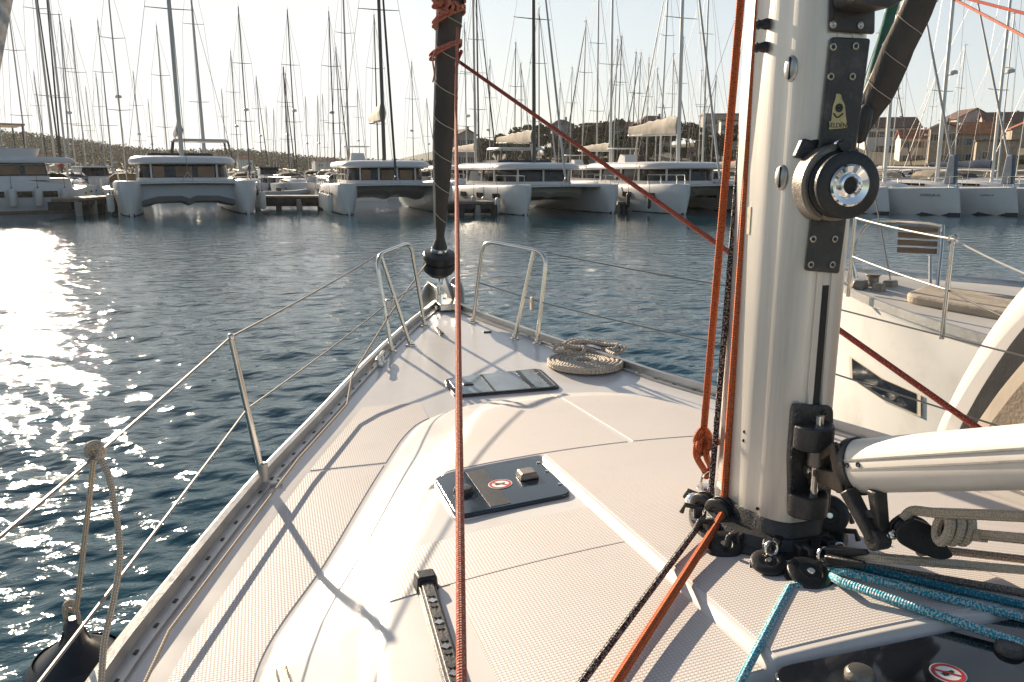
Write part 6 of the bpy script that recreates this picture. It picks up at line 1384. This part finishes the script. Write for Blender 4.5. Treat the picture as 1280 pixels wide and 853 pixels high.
house('house with broad brown roof behind the orange roofed one', 1232, 1278, 151, 190, 215, 1, 1, 'ridge', 3, .2)
house('stone house with terracotta roof cut by the frame', 1268, 1312, 158, 195, 205, 1, 0, 'gable', 3, .2)
house('low stone outbuilding with flat roof below the broad brown roof', 1224, 1262, 180, 206, 172, 1, 1, 'flat', 2, .1, 1, False)
for i, (x0, x1, yt, yb, lb) in enumerate(((40, 62, 196, 208, 'small far white house low on the far wooded hill'), (300, 316, 196, 208, 'small far house at the hill foot behind the hardtop catamaran'), (395, 420, 198, 209, 'small far house on the shore behind the beige bag catamaran'))): house(lb, x0, x1, yt, yb, 415, 0, 0, 'ridge', 2, .2, 1, False)
# stone quay along the right hand shore
b = MB(); P = []
for px in range(560, 1720, 20): P.append([polar(px, 146, -1), polar(px, 146.3, 2.0+.1*math.sin(px*.3)), polar(px, 149, 2.0), polar(px, 149.2, 3.4 if px > 1060 else 2.0), polar(px, 154, 3.4 if px > 1060 else 2.0), polar(px, 154, -1)])
b.grid([list(reversed(r)) for r in P]); q_ = b.build('quay_wall', paint('quay_stone', (.38, .30, .21), .9, 0, .25, .7, bump=.6, bscale=4, dirt=(.2, .16, .11, .6), dscale=.5), None, smooth=False); tag(q_, 'long low stone quay along the shore below the houses', 'quay wall')

# loose pieces of one mesh become parts of their own
def split_islands(names):
    for o in [o for o in list(COL.objects) if o.type == 'MESH' and o.name.split('.')[0] in names]:
        me = o.data; n = len(me.vertices); par = list(range(n))
        def find(a):
            while par[a] != a: par[a] = par[par[a]]; a = par[a]
            return a
        for e in me.edges:
            a, c = find(e.vertices[0]), find(e.vertices[1])
            if a != c: par[a] = c
        groups = {}
        for f in me.polygons: groups.setdefault(find(f.vertices[0]), []).append(f)
        if len(groups) < 2: continue
        for gi, fs in enumerate(list(groups.values())):
            ids = sorted({v for f in fs for v in f.vertices}); mp = {v: i for i, v in enumerate(ids)}
            m2 = bpy.data.meshes.new(o.name.split('.')[0]); m2.from_pydata([me.vertices[i].co[:] for i in ids], [], [[mp[v] for v in f.vertices] for f in fs])
            for m in me.materials: m2.materials.append(m)
            m2.polygons.foreach_set('material_index', [f.material_index for f in fs]); m2.polygons.foreach_set('use_smooth', [f.use_smooth for f in fs])
            if any(f.use_smooth for f in fs): m2.set_sharp_from_angle(angle=rad(38))
            m2.update()
            if gi == 0: first = m2
            else:
                c = o.copy(); c.data = m2; COL.objects.link(c)
        o.data = first
split_islands({'gooseneck_lug', 'base_lug', 'gooseneck_rivet', 'curtain', 'forestay_toggle', 'block_shackle', 'pulpit_foot', 'hatch_screw', 'pad_rivet', 'mast_screw', 'hardtop_post', 'bimini_post', 'chain_slot', 'rope_fork', 'slot_edge', 'fluke', 'boom_groove', 'block_pin', 'hatch_bar', 'hull_window', 'cabin_window', 'spreader', 'window_band', 'waterline_stripe', 'guard_rail', 'hardtop', 'pulpit_seat'})

# HAZE: warm evening air between the camera and the far shore
hz = MB(); hz.box((0, 500, 33), (3000, 2400, 82)); HZ = hz.build('haze', [bpy.data.materials.new('evening_haze')], None, smooth=False); tag(HZ, kind='stuff')
m = HZ.data.materials[0]; m.use_nodes = True; m.node_tree.nodes.remove(m.node_tree.nodes['Principled BSDF'])
pv = m.node_tree.nodes.new('ShaderNodeVolumePrincipled'); pv.inputs['Color'].default_value = (.9, .88, .84, 1); pv.inputs['Density'].default_value = .00014; pv.inputs['Anisotropy'].default_value = .3
m.node_tree.links.new(pv.outputs[0], [n for n in m.node_tree.nodes if n.type == 'OUTPUT_MATERIAL'][0].inputs['Volume'])
SC.cycles.volume_bounces = 0
